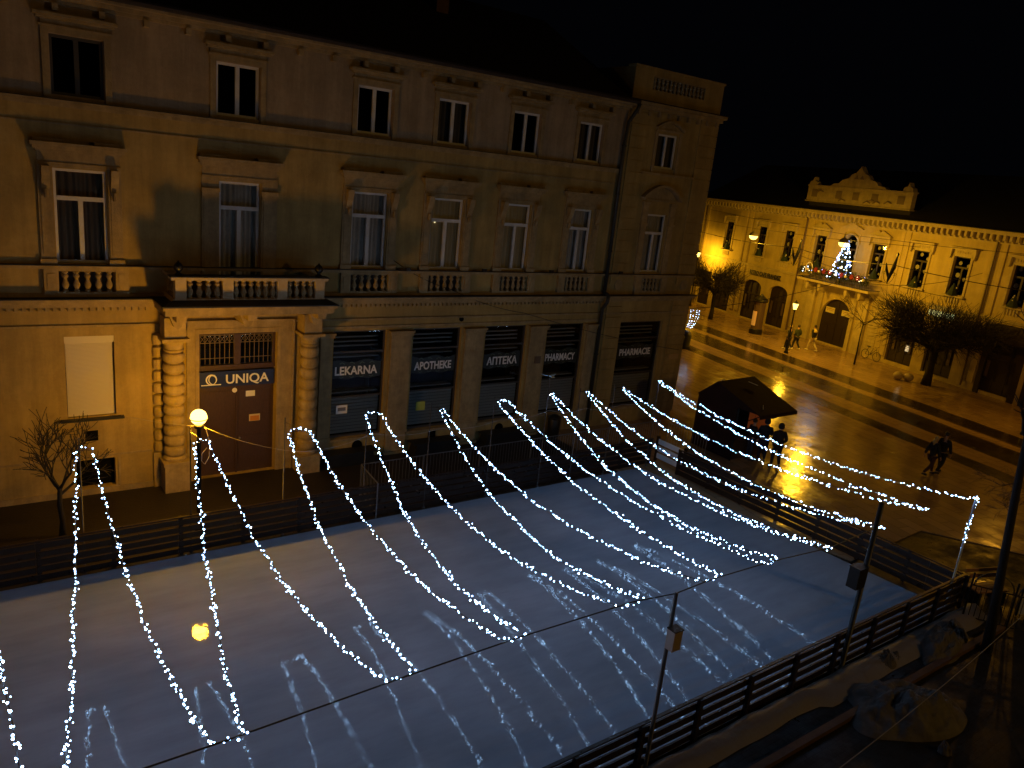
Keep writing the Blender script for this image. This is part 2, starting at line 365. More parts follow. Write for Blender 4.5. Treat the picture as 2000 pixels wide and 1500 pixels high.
# ================================================================ SETTING
g = MB(); n = 40
g.box(-160, 220, -160, 220, -.30, -.02)
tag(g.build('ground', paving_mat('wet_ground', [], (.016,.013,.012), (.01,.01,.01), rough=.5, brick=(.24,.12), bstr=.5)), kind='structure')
pv = MB(); pv.box(-.5, 24, -4.2, .0, -.018, .012)
tag(pv.build('sidewalk', mat('dull_sidewalk', (.020,.015,.013), .6, var=.4, vscale=2, bump=.5, bscale=15)), kind='structure')
icb = MB(); icb.add([(-14,-15.40,.035),(20.85,-15.40,.035),(20.02,-4.5,.035),(-14,-4.75,.035)], [(0,1,2,3)])
icb.add([(-14,-15.25,-.05),(20.85,-15.25,-.05),(20.02,-4.5,-.05),(-14,-4.75,-.05)], [(3,2,1,0)])
tag(icb.build('ice', ice), kind='structure')
# plaza in the frame of the far building: local x runs along its front, local -y towards the camera
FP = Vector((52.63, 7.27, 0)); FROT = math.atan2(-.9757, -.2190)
pz = MB(); PW = [(19,60),(19,-4.3),(20.9,-12.5),(25.4,-12.3),(27,-14.8),(40,-35),(75,-35),(75,60)]  # near edge follows a shadow boundary; darker ground beyond stands in for shade
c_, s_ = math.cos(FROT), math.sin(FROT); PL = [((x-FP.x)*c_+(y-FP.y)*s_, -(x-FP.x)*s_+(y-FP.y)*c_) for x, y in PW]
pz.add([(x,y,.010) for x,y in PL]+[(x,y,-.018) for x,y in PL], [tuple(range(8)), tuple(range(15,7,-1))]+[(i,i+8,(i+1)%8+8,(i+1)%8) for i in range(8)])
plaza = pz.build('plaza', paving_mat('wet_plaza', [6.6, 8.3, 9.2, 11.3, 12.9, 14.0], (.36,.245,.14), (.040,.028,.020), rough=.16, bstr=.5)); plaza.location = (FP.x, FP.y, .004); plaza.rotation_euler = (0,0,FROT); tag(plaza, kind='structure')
def far_world(s, d, z=0):
    c, sn = math.cos(FROT), math.sin(FROT); return Vector((FP.x + s*c + d*sn, FP.y + s*sn - d*c, z))

# ================================================================ MAIN BUILDING
B = empty('corner_building', (0,0,0), 0, 'three storey ochre corner building with balcony over its entrance and tall pharmacy windows', 'building')
W2 = [(-2.0,-.85),(2.22,3.38),(6.10,7.27),(10.22,11.38),(13.02,14.20),(15.99,17.15),(18.96,20.12)]
W1 = [(-2.0,-.85),(2.15,3.35),(6.18,7.33),(10.20,11.40),(13.03,14.27),(16.0,17.14),(19.03,20.11)]
SH = [(9.77,11.66),(12.67,14.62),(15.67,17.56),(18.55,20.47)]
ops_low = [(2.21,3.40,2.33,4.60),(5.61,7.92,0,4.57),(2.33,3.33,.2,1.05),(-1.9,-.8,2.33,4.6)] + [(a,b,.8,4.5) for a,b in SH]
ops_mid = [(a,b,6.56,8.93) for i,(a,b) in enumerate(W1) if i != 2] + [(6.18,7.33,5.68,8.93)] + [(a+.02,b+.1,5.80,6.36) for i,(a,b) in enumerate(W1) if i != 2]
ops_up = [(a,b,10.68,12.06) for a,b in W2]
mb = MB(); wall_with_openings(mb, -6, 21.25, 0, 10.5, 0, ops_low+ops_mid); mb.build('wall', plaster, B)
mb = MB(); wall_with_openings(mb, -6, 21.25, 10.5, 13.0, 0, ops_up); mb.build('upper_wall', plaster_up, B)
# shallow recess backs behind balusters
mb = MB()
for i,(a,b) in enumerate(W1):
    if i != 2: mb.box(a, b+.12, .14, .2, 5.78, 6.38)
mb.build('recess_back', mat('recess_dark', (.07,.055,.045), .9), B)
# tower wing
TX0, TX1, TY = 21.25, 26.3, -.08
mb = MB(); wall_with_openings(mb, TX0, TX1, 0, 13.0, TY, [(22.35,24.85,.75,4.5),(23.0,24.12,6.6,8.96),(22.93,24.08,10.78,12.08),(23.1,24.2,5.8,6.36)])
mb.quad((TX1,TY,0),(TX1,16,0),(TX1,16,13),(TX1,TY,13)); mb.quad((TX0,TY,0),(TX0,TY,13),(TX0,0,13),(TX0,0,0))
wall_with_openings(mb, TX0, TX1, 13.2, 14.32, TY-.02, [(22.25,25.2,13.62,14.12)], .16)
mb.quad((TX0,TY-.02,13.2),(TX0,TY-.02,14.32),(TX0,3,14.32),(TX0,3,13.2)); mb.quad((TX1,TY-.02,14.32),(TX1,TY-.02,13.2),(TX1,3,13.2),(TX1,3,14.32))
mb.box(TX0-.04, TX1+.04, TY-.07, .3, 14.323, 14.40); mb.box(22.2,25.25,TY+.145,TY+.2,13.6,14.14)
mb.build('tower_wall', plaster, B)
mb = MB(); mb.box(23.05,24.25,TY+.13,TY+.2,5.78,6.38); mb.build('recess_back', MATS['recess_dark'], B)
bs = MB(); bs.box(22.25,25.2,TY-.05,TY+.02,14.06,14.12).build('balustrade', stone, B)
bp_ = C.objects[-1] if False else [o for o in B.children if o.name.startswith('balustrade')][-1]
for k in range(13): baluster(bp_, 22.37+k*.2245, TY+.04, 13.62, .44)
# quoins
q = MB()
for (a,b) in ((21.40,22.25),(25.25,26.33)):
    z = .3
    while z < 12.9:
        if not (5.2 < z < 5.75): q.box(a, b, TY-.05, TY+.01, z, z+.42)
        z += .445
q.build('quoins', plaster, B)
# tower cornice
q = MB(); q.box(TX0-.02, TX1+.12, TY-.16, TY, 12.86, 13.0); q.box(TX0-.02, TX1+.22, TY-.28, TY+.1, 13.003, 13.12)
for k in range(9): q.box(21.6+k*.56, 21.72+k*.56, TY-.13, TY-.002, 12.66, 12.858)
q.build('tower_cornice', stone, B)
q = MB(); q.box(TX0-.02, TX1+.26, TY-.31, TY+.1, 13.122, 13.15); q.build('flashing', flash, B)

# horizontal bands
q = MB()
q.box(-6, 21.25, -.06, 0, 4.86, 4.92); q.box(-6, 21.25, -.10, 0, 5.40, 5.50); q.box(-6, 21.25, -.20, 0, 5.503, 5.58); q.box(-6, 21.25, -.32, 0, 5.583, 5.645)
q.box(21.25, 26.33, TY-.06, TY, 4.86, 4.92); q.box(21.25, 26.33, TY-.10, TY, 5.40, 5.50); q.box(21.25, 26.36, TY-.2, TY, 5.503, 5.58); q.box(21.25, 26.4, TY-.32, TY, 5.583, 5.645)
x = -6
while x < 21.1:
    if not 4.3 < x < 9.3: q.box(x, x+.085, -.085, -.0, 5.30, 5.398)
    x += .17
q.build('storey_cornice', stone, B)
q = MB(); q.box(-6, 21.25, -.35, 0, 5.648, 5.67); q.box(21.25, 26.43, TY-.35, TY, 5.648, 5.67)
q.box(-6, 21.25, -.16, 0, 6.503, 6.525); q.box(21.25, 26.36, TY-.16, TY, 6.503, 6.525); q.build('flashing', flash, B)
q = MB(); q.box(-6, 21.25, -.13, 0, 6.42, 6.50); q.box(21.25, 26.33, TY-.13, TY, 6.42, 6.50); q.box(-6, 21.25, -.05, 0, 5.673, 5.76); q.build('sill_band', stone, B)
q = MB(); q.box(-6, 21.25, -.12, 0, 10.49, 10.56); q.box(-6, 21.25, -.07, 0, 10.40, 10.487); q.box(-6,21.25,-.03,0,9.98,10.02)
q.box(22.25, 25.25, TY-.12, TY, 10.49, 10.58); q.build('string_course', stone, B)
q = MB(); q.box(-6, 21.25, -.14, 0, 10.563, 10.58); q.build('flashing', flash, B)
# eaves
q = MB(); q.box(-6, 21.25, -.10, 0, 12.72, 12.80); q.box(-6, 21.25, -.22, 0, 12.803, 12.90); q.box(-6, 21.3, -.42, .1, 12.903, 12.98); q.build('eaves_cornice', stone, B)
q = MB(); x = -5.7
while x < 21.2:
    q.box(x, x+.13, -.2, -.0, 12.56, 12.718); x += 1.0
q.build('eaves_brackets', stone, B)
q = MB(); q.tube([(-6,-.5,13.04),(21.3,-.5,13.04)], .085, 8); q.add([(-6,-.42,13.0),(21.25,-.42,13.0),(21.25,6,16.4),(-6,6,16.4)], [(0,1,2,3)]); q.add([(-6,6,16.4),(21.25,6,16.4),(21.25,14,13),(-6,14,13)], [(0,1,2,3)])
q.box(21.25, 26.3, .2, 12, 13.0, 13.3)
rf = q.build('roof', roofm, B)
q = MB(); q.box(14.9,15.4,4.0,4.6,14.5,17.6); q.box(14.82,15.48,3.92,4.68,17.603,17.75); q.build('chimney', mat('chimney_brick', (.22,.12,.08), .9, var=.3, bump=.4), rf)
q = MB(); q.box(-6, 26.2, 13.9, 14, 0, 13); q.box(-6,-5.9,0,14,0,13); q.build('back_wall', plaster, B)
# drainpipe
q = MB(); q.tube([(21.32,-.5,12.98),(21.3,-.42,12.75),(21.16,-.2,12.3),(21.12,-.17,11.5),(21.12,-.17,5.75)], .075, 8); q.tube([(21.12,-.45,5.72),(21.12,-.40,5.4),(21.12,-.17,5.1),(21.12,-.17,.1)], .075, 8)
q.tube([(21.12,-.17,5.75),(21.12,-.40,5.70)], .075, 8)
for z in (1.2,3.2,7.4,9.6,11.4): q.lathe([(.1,0),(.1,.05)], (21.12,-.17,z), 8)
q.build('drainpipe', mat('drainpipe_paint', (.018,.022,.022), .45), B, smooth=True)

# window surrounds
def surround_up(a, b, y=0):
    q = MB(); q.box(a-.17, a-.02, y-.05, y, 10.583, 12.2); q.box(b+.02, b+.17, y-.05, y, 10.583, 12.2); q.box(a-.02, b+.02, y-.05, y, 12.075, 12.2)
    q.box(a-.22, b+.22, y-.08, y, 12.203, 12.25); q.box(a-.17, b+.17, y-.04, y, 12.253, 12.37)
    q.box(a-.26, b+.26, y-.13, y, 12.373, 12.43); q.box(a-.33, b+.33, y-.24, y, 12.433, 12.5)
    q.build('window_surround', stone, B)
for a, b in W2: surround_up(a, b)
def console(q, x, y, z1, h=.75):
    """S-scroll bracket, side profile extruded across x"""
    prof = []
    for i in range(9):
        t = i/8; d = .20*(1-t)**1.3+.05+.025*math.sin(t*2*PI)
        prof.append((d, z1-h*t))
    vs = [(x-.09, y, z) for d, z in prof]+[(x-.09, y-d, z) for d, z in prof]+[(x+.09, y, z) for d, z in prof]+[(x+.09, y-d, z) for d, z in prof]
    k = 9; fs = []
    for i in range(8):
        fs += [(i, i+1, k+i+1, k+i), (2*k+i, 3*k+i, 3*k+i+1, 2*k+i+1), (k+i, k+i+1, 3*k+i+1, 3*k+i)]
    fs += [(0, k, 3*k, 2*k), (k-1, 3*k-1, 4*k-1, 2*k-1)]
    q.add(vs, fs); q.lathe([(.055, 0), (.055, .2)], (x, y-.13, z1-h-.02), 8); q.tube([(x-.1, y-.15, z1-.1),(x+.1, y-.15, z1-.1)], .06, 8)
def surround_mid(a, b, wide=.0, con=True, base=6.53):
    q = MB(); w = .34+wide
    for s, e in ((a-w, a-.03), (b+.03, b+w)):
        q.box(s, e, -.06, 0, base, 9.0); q.box(s+.05, e-.05, -.085, -.06, base+.25, 8.75); q.box(s-.03, e+.03, -.11, 0, base, base+.14)
        if not con: q.box(s-.02, e+.02, -.13, 0, 8.62, 8.72); q.box(s, e, -.1, 0, 8.50, 8.617)
    q.box(a-.03, b+.03, -.05, 0, 8.96, 9.0)
    q.box(a-w, b+w, -.07, 0, 9.003, 9.07); q.box(a-w+.02, b+w-.02, -.045, 0, 9.073, 9.32)
    q.box(a-w-.02, b+w+.02, -.12, 0, 9.323, 9.38); q.box(a-w-.08, b+w+.08, -.20, 0, 9.383, 9.46); q.box(a-w-.13, b+w+.13, -.27, 0, 9.463, 9.55)
    q.box(a-w-.05, a-w+.6, -.16, 0, 9.553, 9.63); q.box(b+w-.6, b+w+.05, -.16, 0, 9.553, 9.63)
    if con: console(q, a-w/2, -.06, 8.98); console(q, b+w/2, -.06, 8.98)
    q.build('window_surround', stone, B)
    if base > 6:
        p = MB(); p.box(a-.32, a-.0, -.12, -.0, 5.762, 6.418); p.box(b+.13, b+.45, -.12, 0, 5.762, 6.418); p.box(a, b+.13, -.11, 0, 5.762, 5.82); p.box(a, b+.13, -.11, 0, 6.36, 6.418)
        p.box(a-.25,a-.07,-.14,-.12,5.9,6.3); p.box(b+.2,b+.38,-.14,-.12,5.9,6.3)
        bo = p.build('balustrade', stone, B)
        for k in range(5): baluster(bo, a+.16+k*(b-a-.18)/4, -.03, 5.82, .54)
for i, (a, b) in enumerate(W1):
    if i == 2: surround_mid(a, b, .14, False, 5.7)
    else: surround_mid(a, b)
# windows
for i, (a, b) in enumerate(W2):
    make_window(B, a, b, 10.68, 12.06, 0, fm=dark_paint if i == 1 else white_paint, drape=(i in (4,6)), cur=mat('curtain_dim', (.16,.14,.12), .9))
for i, (a, b) in enumerate(W1):
    z0 = 5.70 if i == 2 else 6.56
    make_window(B, a, b, z0, 8.93, 0, transom=8.2, cur=curtain_lit if i in (4,5) else (mat('curtain_amber', (.35,.22,.12), .9) if i == 1 else curtain), drape=True)
# small lamps glowing inside two of the rooms
for (x, z, r) in ((13.30,8.12,.03),(16.10,8.62,.035)):
    o = MB().sphere((x,.22,z), r, 8).build('room_lamp', emis('room_lamp_glow', (1,.8,.4), 1.2), B, smooth=True)
# ledge details: tower windows
def arched_hood(cx, z, half, rise, proj, y, thick=.09):
    q = MB(); n = 12; outer = []; inner = []
    for i in range(n+1):
        t = -1+2*i/n; outer.append((cx+t*half, z+rise*(1-t*t))); inner.append((cx+t*(half-.05), z+rise*(1-t*t)-thick))
    for i in range(n):
        q.prism([inner[i], inner[i+1], outer[i+1], outer[i]], y-proj, y)
    q.prism([(cx-half+.08, z-.06)] + [(p[0]*.98+cx*.02, p[1]-.02) for p in inner] + [(cx+half-.08, z-.06)], y-.04, y-.002)
    q.box(cx-half+.05, cx+half-.05, y-.08, y, z-.14, z-.063)
    q.build('arched_hood', stone, B)
arched_hood(23.52, 12.32, .78, .28, .14, TY); arched_hood(23.56, 9.62, 1.12, .52, .24, TY)
q = MB(); q.box(22.75,22.9,TY-.05,TY,10.6,12.2); q.box(24.11,24.26,TY-.05,TY,10.6,12.2)
for s, e in ((22.62,22.92),(24.2,24.5)): q.box(s, e, TY-.08, TY, 6.53, 9.3); q.box(s-.04,e+.04,TY-.13,TY,9.303,9.44); q.box(s-.03,e+.03,TY-.12,TY,8.5,8.6)
q.build('window_surround', stone, B)
make_window(B, 22.93, 24.08, 10.78, 12.08, TY, drape=True, cur=MATS['curtain_dim']); make_window(B, 23.0, 24.12, 6.6, 8.96, TY, transom=8.2)
p = MB(); p.box(22.75,23.1,TY-.12,TY,5.68,6.418); p.box(24.25,24.6,TY-.12,TY,5.68,6.418); p.box(23.1,24.25,TY-.11,TY,5.68,5.82); p.box(23.1,24.25,TY-.11,TY,6.36,6.418)
pr = MB()
for x in (21.85, 25.75): pr.lathe([(.22,0),(.22,.03),(.16,.03),(.16,.05),(.06,.05),(.05,.07)], (x, TY-.07, 6.08), 14, 'y')
pr.build('rosette', stone, B)
bo = p.build('balustrade', stone, B)
for k in range(5): baluster(bo, 23.22+k*.21, TY-.03, 5.82, .54)
# flood-light fittings on the ledge
for x in (12.2, 15.2, 18.2, 21.75):
    q = MB(); q.tube([(x,-.14,6.53),(x-.04,-.3,6.62),(x-.14,-.42,6.60)], .018, 5); q.box(x-.22,x-.06,-.48,-.38,6.55,6.66); q.build('flood_light', iron, B)

# ground floor, left: roller shutter window, basement window, vents
q = MB(); z = 2.36
while z < 4.40: q.box(2.24, 3.37, .10, .115, z, z+.028); z += .036
q.box(2.23,3.38,.118,.13,2.33,4.42); q.box(2.21,3.40,.02,.16,4.42,4.60)
q.build('roller_shutter', mat('cream_shutter', (.55,.50,.40), .6), B)
q = MB(); q.box(2.03, 3.58, -.16, .0, 2.24, 2.30); q.build('window_sill', flash, B)
q = MB(); q.box(2.33,3.33,.2,.24,.2,1.05); q.box(2.60,2.92,-.012,0,1.61,1.91); q.build('basement_grille', MATS['dark_room'], B)
q = MB(); q.box(-6, 4.35, -.05, 0, 0, .18); q.box(-6, 2.2, -.035, 0, 1.12, 1.17); q.box(2.2,4.3,-.035,0,1.12,1.17); q.box(3.4,3.46,-.03,0,.18,1.12); q.build('base_moulding', stone, B)
# entrance: surround, columns, door
q = MB(); q.box(5.27,5.61,-.07,0,0,4.92); q.box(7.92,8.42,-.07,0,0,4.92); q.box(5.61,7.92,-.07,0,4.57,4.92)
q.box(5.25,5.31,-.11,-.07,0,4.97); q.box(8.38,8.44,-.11,-.07,0,4.97); q.box(5.31,8.38,-.11,-.07,4.91,4.97); q.box(5.5,5.56,-.09,-.07,0,4.72); q.box(7.97,8.03,-.09,-.07,0,4.72); q.box(5.56,7.97,-.09,-.07,4.66,4.72)
q.build('door_surround', stone, B)
def column(x, z0):
    q = MB(); q.box(x-.34, x+.34, -.72, 0, 0, z0-.1); q.box(x-.38, x+.38, -.76, 0, z0-.1, z0)
    zb = z0+.12; prof = [(.31,z0),(.33,z0+.06),(.29,zb)]
    nb = 10; top = 4.18; h = (top-zb)/nb
    for k in range(nb):
        for t, r in ((.03,.21),(.15,.27),(.35,.295),(.65,.295),(.85,.27),(.97,.21)): prof.append((r, zb+h*(k+t)))
    prof += [(.25,top+.02),(.28,top+.06),(.25,top+.1),(.26,top+.2),(.33,top+.32)]
    q.lathe(prof, (x, -.38, 0), 20)
    q.box(x-.36, x+.36, -.74, 0, 4.503, 4.60); q.box(x-.28, x+.28, -.64, 0, 4.603, 5.18)
    return q
column(4.84, .95).build('column', stone, B); column(8.82, .62).build('column', stone, B)
q = MB(); z = 1.1
while z < 4.4: q.lathe([(.05,0),(.13,.04),(.14,.17),(.13,.30),(.05,.34)], (4.48,-.05,z), 10); z += .355
q.box(4.32,4.64,-.12,0,0,1.08); q.build('pilaster', stone, B)
q = MB(); q.box(5.61,7.92,.24,.30,0,3.42); 
for a in (5.72, 6.85):
    q.box(a,a+.95,.215,.238,.25,1.2); q.box(a,a+.95,.215,.238,1.4,2.7)
q.box(6.74,6.80,.19,.238,0,3.4); q.box(5.61,7.92,.13,.3,3.423,3.55); q.box(5.61,5.69,.15,.3,3.553,4.57); q.box(7.84,7.92,.15,.3,3.553,4.57); q.box(6.68,6.86,.15,.3,3.553,4.57); q.box(5.69,7.84,.15,.3,4.49,4.57)
dr = q.build('entrance_door', brown_wood, B)
q = MB()
for s, e in ((5.69,6.68),(6.86,7.84)):
    n = 7
    for k in range(n+1):
        x = s+(e-s)*k/n; q.box(x-.008,x+.008,.17,.185,3.56,4.5)
    for z in (4.22,4.45,3.75): q.box(s,e,.168,.187,z,z+.02)
    for k in range(n):
        x = s+(e-s)*k/n; q.bar((x,.178,4.24),(x+(e-s)/n,.178,4.45),.012); q.bar((x,.178,4.45),(x+(e-s)/n,.178,4.24),.012)
q.build('lattice', mat('ochre_lattice', (.14,.10,.05), .6), dr)
MB().quad((5.69,.2,3.56),(7.84,.2,3.56),(7.84,.2,4.5),(5.69,.2,4.5)).build('pane', glass, dr)
MB().box(5.6,7.93,.6,.65,3.4,4.6).build('interior', dark_room, dr)
q = MB(); q.sphere((6.86,.17,1.15), .035, 8); q.build('handle', galv, dr, smooth=True)
q = MB(); q.box(7.05,7.33,.205,.214,2.48,2.66); q.build('notice', letter, dr)
q = MB(); q.box(7.16,7.50,.203,.2135,1.66,1.88); q.build('notice', mat('cream_notice', (.6,.5,.32), .7), dr)
q = MB(); q.box(7.19,7.47,.200,.2032,1.67,1.83); q.build('notice_print', mat('orange_print', (.5,.2,.03), .7), dr)
q = MB(); q.lathe([(.075,0),(.075,.012)], (6.70,.175,2.72), 12, 'y'); q.build('badge', letter, dr)
# door sign
S = empty('door_sign', (6.75,.12,2.86), 0, 'navy blue insurance sign with white ring logo above the brown entrance door', 'sign')
MB().box(-1.13,1.14,-.03,.03,.02,.50).build('sign_board', navy, S)
text_mesh('lettering', 'UNIQA', .40, letter, S, (.30,-.035,.115), width=1.30, bold=.006)
q = MB(); pts = []
def ring(q, cx, cz, r, w, y, t0=0, t1=2*PI, n=28, tap=None):
    for i in range(n):
        a, b = t0+(t1-t0)*i/n, t0+(t1-t0)*(i+1)/n; wa = w*(tap(i/n) if tap else 1); wb = w*(tap((i+1)/n) if tap else 1)
        q.add([(cx+math.cos(a)*(r-wa),y,cz+math.sin(a)*(r-wa)),(cx+math.cos(a)*r,y,cz+math.sin(a)*r),(cx+math.cos(b)*r,y,cz+math.sin(b)*r),(cx+math.cos(b)*(r-wb),y,cz+math.sin(b)*(r-wb))], [(0,1,2,3)])
ring(q, -.76, .265, .165, .035, -.034, tap=lambda t: .5+.9*abs(math.sin(t*PI+.6))); ring(q, -.70, .265, .15, .03, -.0345, 1.2, 5.0, tap=lambda t: math.sin(t*PI)+.1)
q.box(-1.05,-.48,-.036,-.033,.085,.115); q.build('ring_logo', letter, S)

# shop windows
names = ['LEKARNA', 'APOTHEKE', '\u0410\u041f\u0422\u0415\u041a\u0410', 'PHARMACY', 'PHARMACIE']
poss = [(10.66,3.02,1.62),(13.62,3.02,1.60),(16.62,3.02,1.48),(19.45,3.02,1.62),(23.55,3.05,1.95)]
labs = ['white LEKARNA lettering on dark window band nearest the entrance', 'white APOTHEKE lettering in the second pharmacy window, broken by a reflection',
        'white Cyrillic lettering on dark band in the middle pharmacy window', 'white PHARMACY lettering in the window left of the drainpipe', 'white PHARMACIE lettering in the corner tower window']
for i, ((a, b), nm) in enumerate(zip(SH + [(22.35,24.85)], names)):
    y = 0 if i < 4 else TY; z0 = .8 if i < 4 else .75
    f = MB(); d = y+.16
    f.box(a,a+.05,d-.04,d+.04,z0,4.5); f.box(b-.05,b,d-.04,d+.04,z0,4.5); f.box(a+.05,b-.05,d-.04,d+.04,z0,z0+.06); f.box(a+.05,b-.05,d-.04,d+.04,4.44,4.5)
    f.box(a+.05,b-.05,d-.035,d+.035,3.72,3.78); f.box(a+.05,b-.05,d-.035,d+.035,2.18,2.24)
    fo = f.build('shop_window', dark_paint, B)
    MB().quad((a+.05,d,z0+.05),(b-.05,d,z0+.05),(b-.05,d,4.45),(a+.05,d,4.45)).build('pane', shop_glass, fo)
    q = MB(); e = d+1.0; q.quad((a,e,z0),(b,e,z0),(b,e,4.5),(a,e,4.5)); q.quad((a,d+.05,z0),(a,e,z0),(a,e,4.5),(a,d+.05,4.5)); q.quad((b,d+.05,z0),(b,d+.05,4.5),(b,e,4.5),(b,e,z0))
    q.quad((a,d+.05,4.5),(a,e,4.5),(b,e,4.5),(b,d+.05,4.5)); q.quad((a,d+.05,z0),(b,d+.05,z0),(b,e,z0),(a,e,z0)); q.build('interior', dark_room, fo)
    q = MB(); z = z0+.1
    while z < 2.1: q.box(a+.06,b-.06,d+.1,d+.12,z,z+.10); z += .115
    for z in (3.85,4.0,4.15): q.box(a+.06,b-.06,d+.35,d+.4,z,z+.05)
    q.box(a+.06,b-.06,d+.2,d+.5,2.28,2.32); q.box(a+.06,b-.06,d+.25,d+.5,3.5,3.54)
    q.build('blind', mat('dim_blind', (.34,.31,.27), .8), fo)
    cx, cz, wd = poss[i]
    sg = empty('window_sign', (cx, d-.02, cz-.08), 0, labs[i], 'sign', None)
    q = MB(); n = 16; vs = []
    for k in range(n+1):
        x = -wd/2-.1+(wd+.2)*k/n; vs += [(x,0,-.10+.03*math.sin(k*.9+i)), (x,0,.50+.05*math.sin(k*.7+i*2))]
    q.add(vs, [(2*k,2*k+2,2*k+3,2*k+1) for k in range(n)]); q.build('sign_band', darkband, sg)
    lt = text_mesh('lettering', nm, .40, letter, sg, (0,-.012,.04), width=wd*.94, ext=.004, bold=.010)
    q = MB()
    for k in range(4):
        x = -wd*.36+k*wd*.22; q.tube([(x,-.006,.42+.03*math.sin(k*2)),(x+.08,-.006,.46),(x+.17,-.006,.41)], .014, 5)
        q.tube([(x,-.006,-.03),(x+.07,-.006,-.07),(x+.15,-.006,-.03)], .012, 5)
    q.build('flourish', mat('dim_green_paint', (.10,.14,.10), .6), sg)
q = MB(); q.box(10.02,10.42,.145,.155,1.62,1.92); q.build('window_poster', letter, B)
q = MB(); q.box(10.08,10.36,.140,.1445,1.72,1.84); q.build('poster_print', mat('grey_print', (.15,.15,.17), .6), B)
q = MB(); q.box(13.05,13.42,.145,.155,1.45,1.78); q.build('window_poster', mat('yellow_green_poster', (.45,.5,.08), .6), B)
# piers between the shop windows
q = MB()
for a, b in ((9.30,9.70),(11.80,12.56),(14.75,15.55),(17.68,18.44),(20.55,21.05)):
    q.box(a,b,-.09,0,.12,4.30); q.box(a-.05,b+.05,-.15,0,4.303,4.40); q.box(a-.08,b+.08,-.19,0,4.403,4.47); q.box(a-.04,b+.04,-.13,0,.8,.9); q.box(a-.06,b+.06,-.14,0,0,.117)
q.box(9.3,21.1,-.04,0,4.58,4.66)
for a,b in SH: q.box(a-.06,b+.06,-.10,0,.72,.797)
q.box(22.3,24.9,TY-.08,TY,.66,.745); q.build('piers', stone, B)
q = MB()
for x, z in ((10.77,.47),(16.69,.45)): q.lathe([(.19,0),(.19,.03)], (x,-.03,z), 14, 'y')
q.box(13.55,13.85,-.03,0,.32,.66); q.lathe([(.09,0),(.09,.04)], (14.55,-.04,4.80), 12, 'y'); q.box(21.9,22.1,TY-.03,TY,.3,.6); q.build('wall_vents', dark_room, B)
q = MB(); q.box(18.0,18.28,-.13,-.09,2.98,3.26); q.build('wall_box', mat('brown_box', (.12,.08,.05), .6), B)
q = MB(); q.box(25.5,26.1,TY-.09,TY-.05,2.75,2.98); q.build('street_plate', mat('street_plate_paint', (.45,.30,.12), .5), B)

# balcony
q = MB(); q.box(4.42,9.12,-1.46,0,5.40,5.56); q.box(4.35,9.2,-1.53,0,5.563,5.64); 
for x in (4.86, 6.76, 8.82):
    q.prism([(x-.16,5.40),(x-.20,5.25),(x-.1,4.98),(x,4.90),(x+.1,4.98),(x+.20,5.25),(x+.16,5.40)], -.85, -.02)
    q.prism([(x-.13,5.398),(x-.13,5.2),(x+.13,5.2),(x+.13,5.398)], -1.3, -.85)
bal = q.build('balcony', stone, B)
q = MB(); q.box(4.32,9.23,-1.57,0,5.643,5.68); q.add([(4.34,-1.565,5.683),(9.21,-1.565,5.683),(8.92,-1.285,5.80),(4.64,-1.285,5.80),(4.64,-1.285,5.683),(8.92,-1.285,5.683)], [(0,1,2,3),(0,3,4),(1,5,2),(4,3,2,5)]); q.build('flashing', flash, bal)
q = MB(); posts = (4.85, 6.08, 7.60, 8.72)
q.box(4.66,8.90,-1.28,-1.04,5.70,5.83)
for x in posts: q.box(x-.14,x+.14,-1.30,-1.02,5.833,6.34)
q.box(4.60,8.96,-1.33,-.99,6.343,6.42); q.box(4.69,4.95,-1.04,0,5.70,5.83); q.box(8.62,8.88,-1.04,0,5.70,5.83); q.box(4.66,4.99,-.99,0,6.343,6.42); q.box(8.58,8.92,-.99,0,6.343,6.42)
bb = q.build('balustrade', mat('pale_balustrade', (.44,.35,.21), .75, var=.2, vscale=5), B)
q = MB(); q.box(4.58,8.98,-1.35,-.97,6.423,6.45); q.build('flashing', flash, bb)
for (a, b), n in zip(((4.99,5.94),(6.22,7.46),(7.74,8.58)), (4,6,4)):
    for k in range(n): baluster(bb, a+(b-a)*(k+.5)/n, -1.16, 5.83, .51)
for y in (-.8,-.5,-.2):
    for x in (4.82, 8.75): baluster(bb, x, y, 5.83, .51)
q = MB()
for x in (4.82, 8.72): q.lathe([(.10,0),(.10,.04),(.05,.07),(.05,.10),(.12,.18),(.13,.24),(.09,.31),(.03,.36),(.01,.4)], (x,-1.15,6.45), 12)
q.build('finials', iron, bb, smooth=True)

# ================================================================ FAR BUILDING (local x along its front, y = 0 is the facade)
FB = empty('town_house', tuple(FP), FROT, 'long yellow building across the wet square with a decorated balcony over its arched gate', 'building')
FW = [(-15.9,-14.85),(-11.62,-10.55),(-8.45,-7.32),(-5.02,-3.92),(-2.2,-.95),(.42,1.58),(3.9,5.05),(6.85,8.0),(10.75,11.9),(14.8,15.95),(18.8,19.95)]
FD = [(-12.3,-10.0,.1,3.4),(-9.0,-6.85,.1,3.42),(-3.08,-.12,.1,3.5),(3.45,5.55,.25,3.1),(6.4,8.5,.25,3.1),(10.3,12.85,.2,3.4),(-18.6,-16.8,.1,3.2),(-16.2,-13.9,.1,3.2),(15.5,17.5,.2,3.2)]
FZ0, FZ1 = 5.52, 7.87
ops = [(a,b,FZ0,FZ1 if i != 4 else 8.25) for i,(a,b) in enumerate(FW)] + FD
mb = MB(); wall_with_openings(mb, -19.2, 26, 0, 9.75, 0, ops, .35)
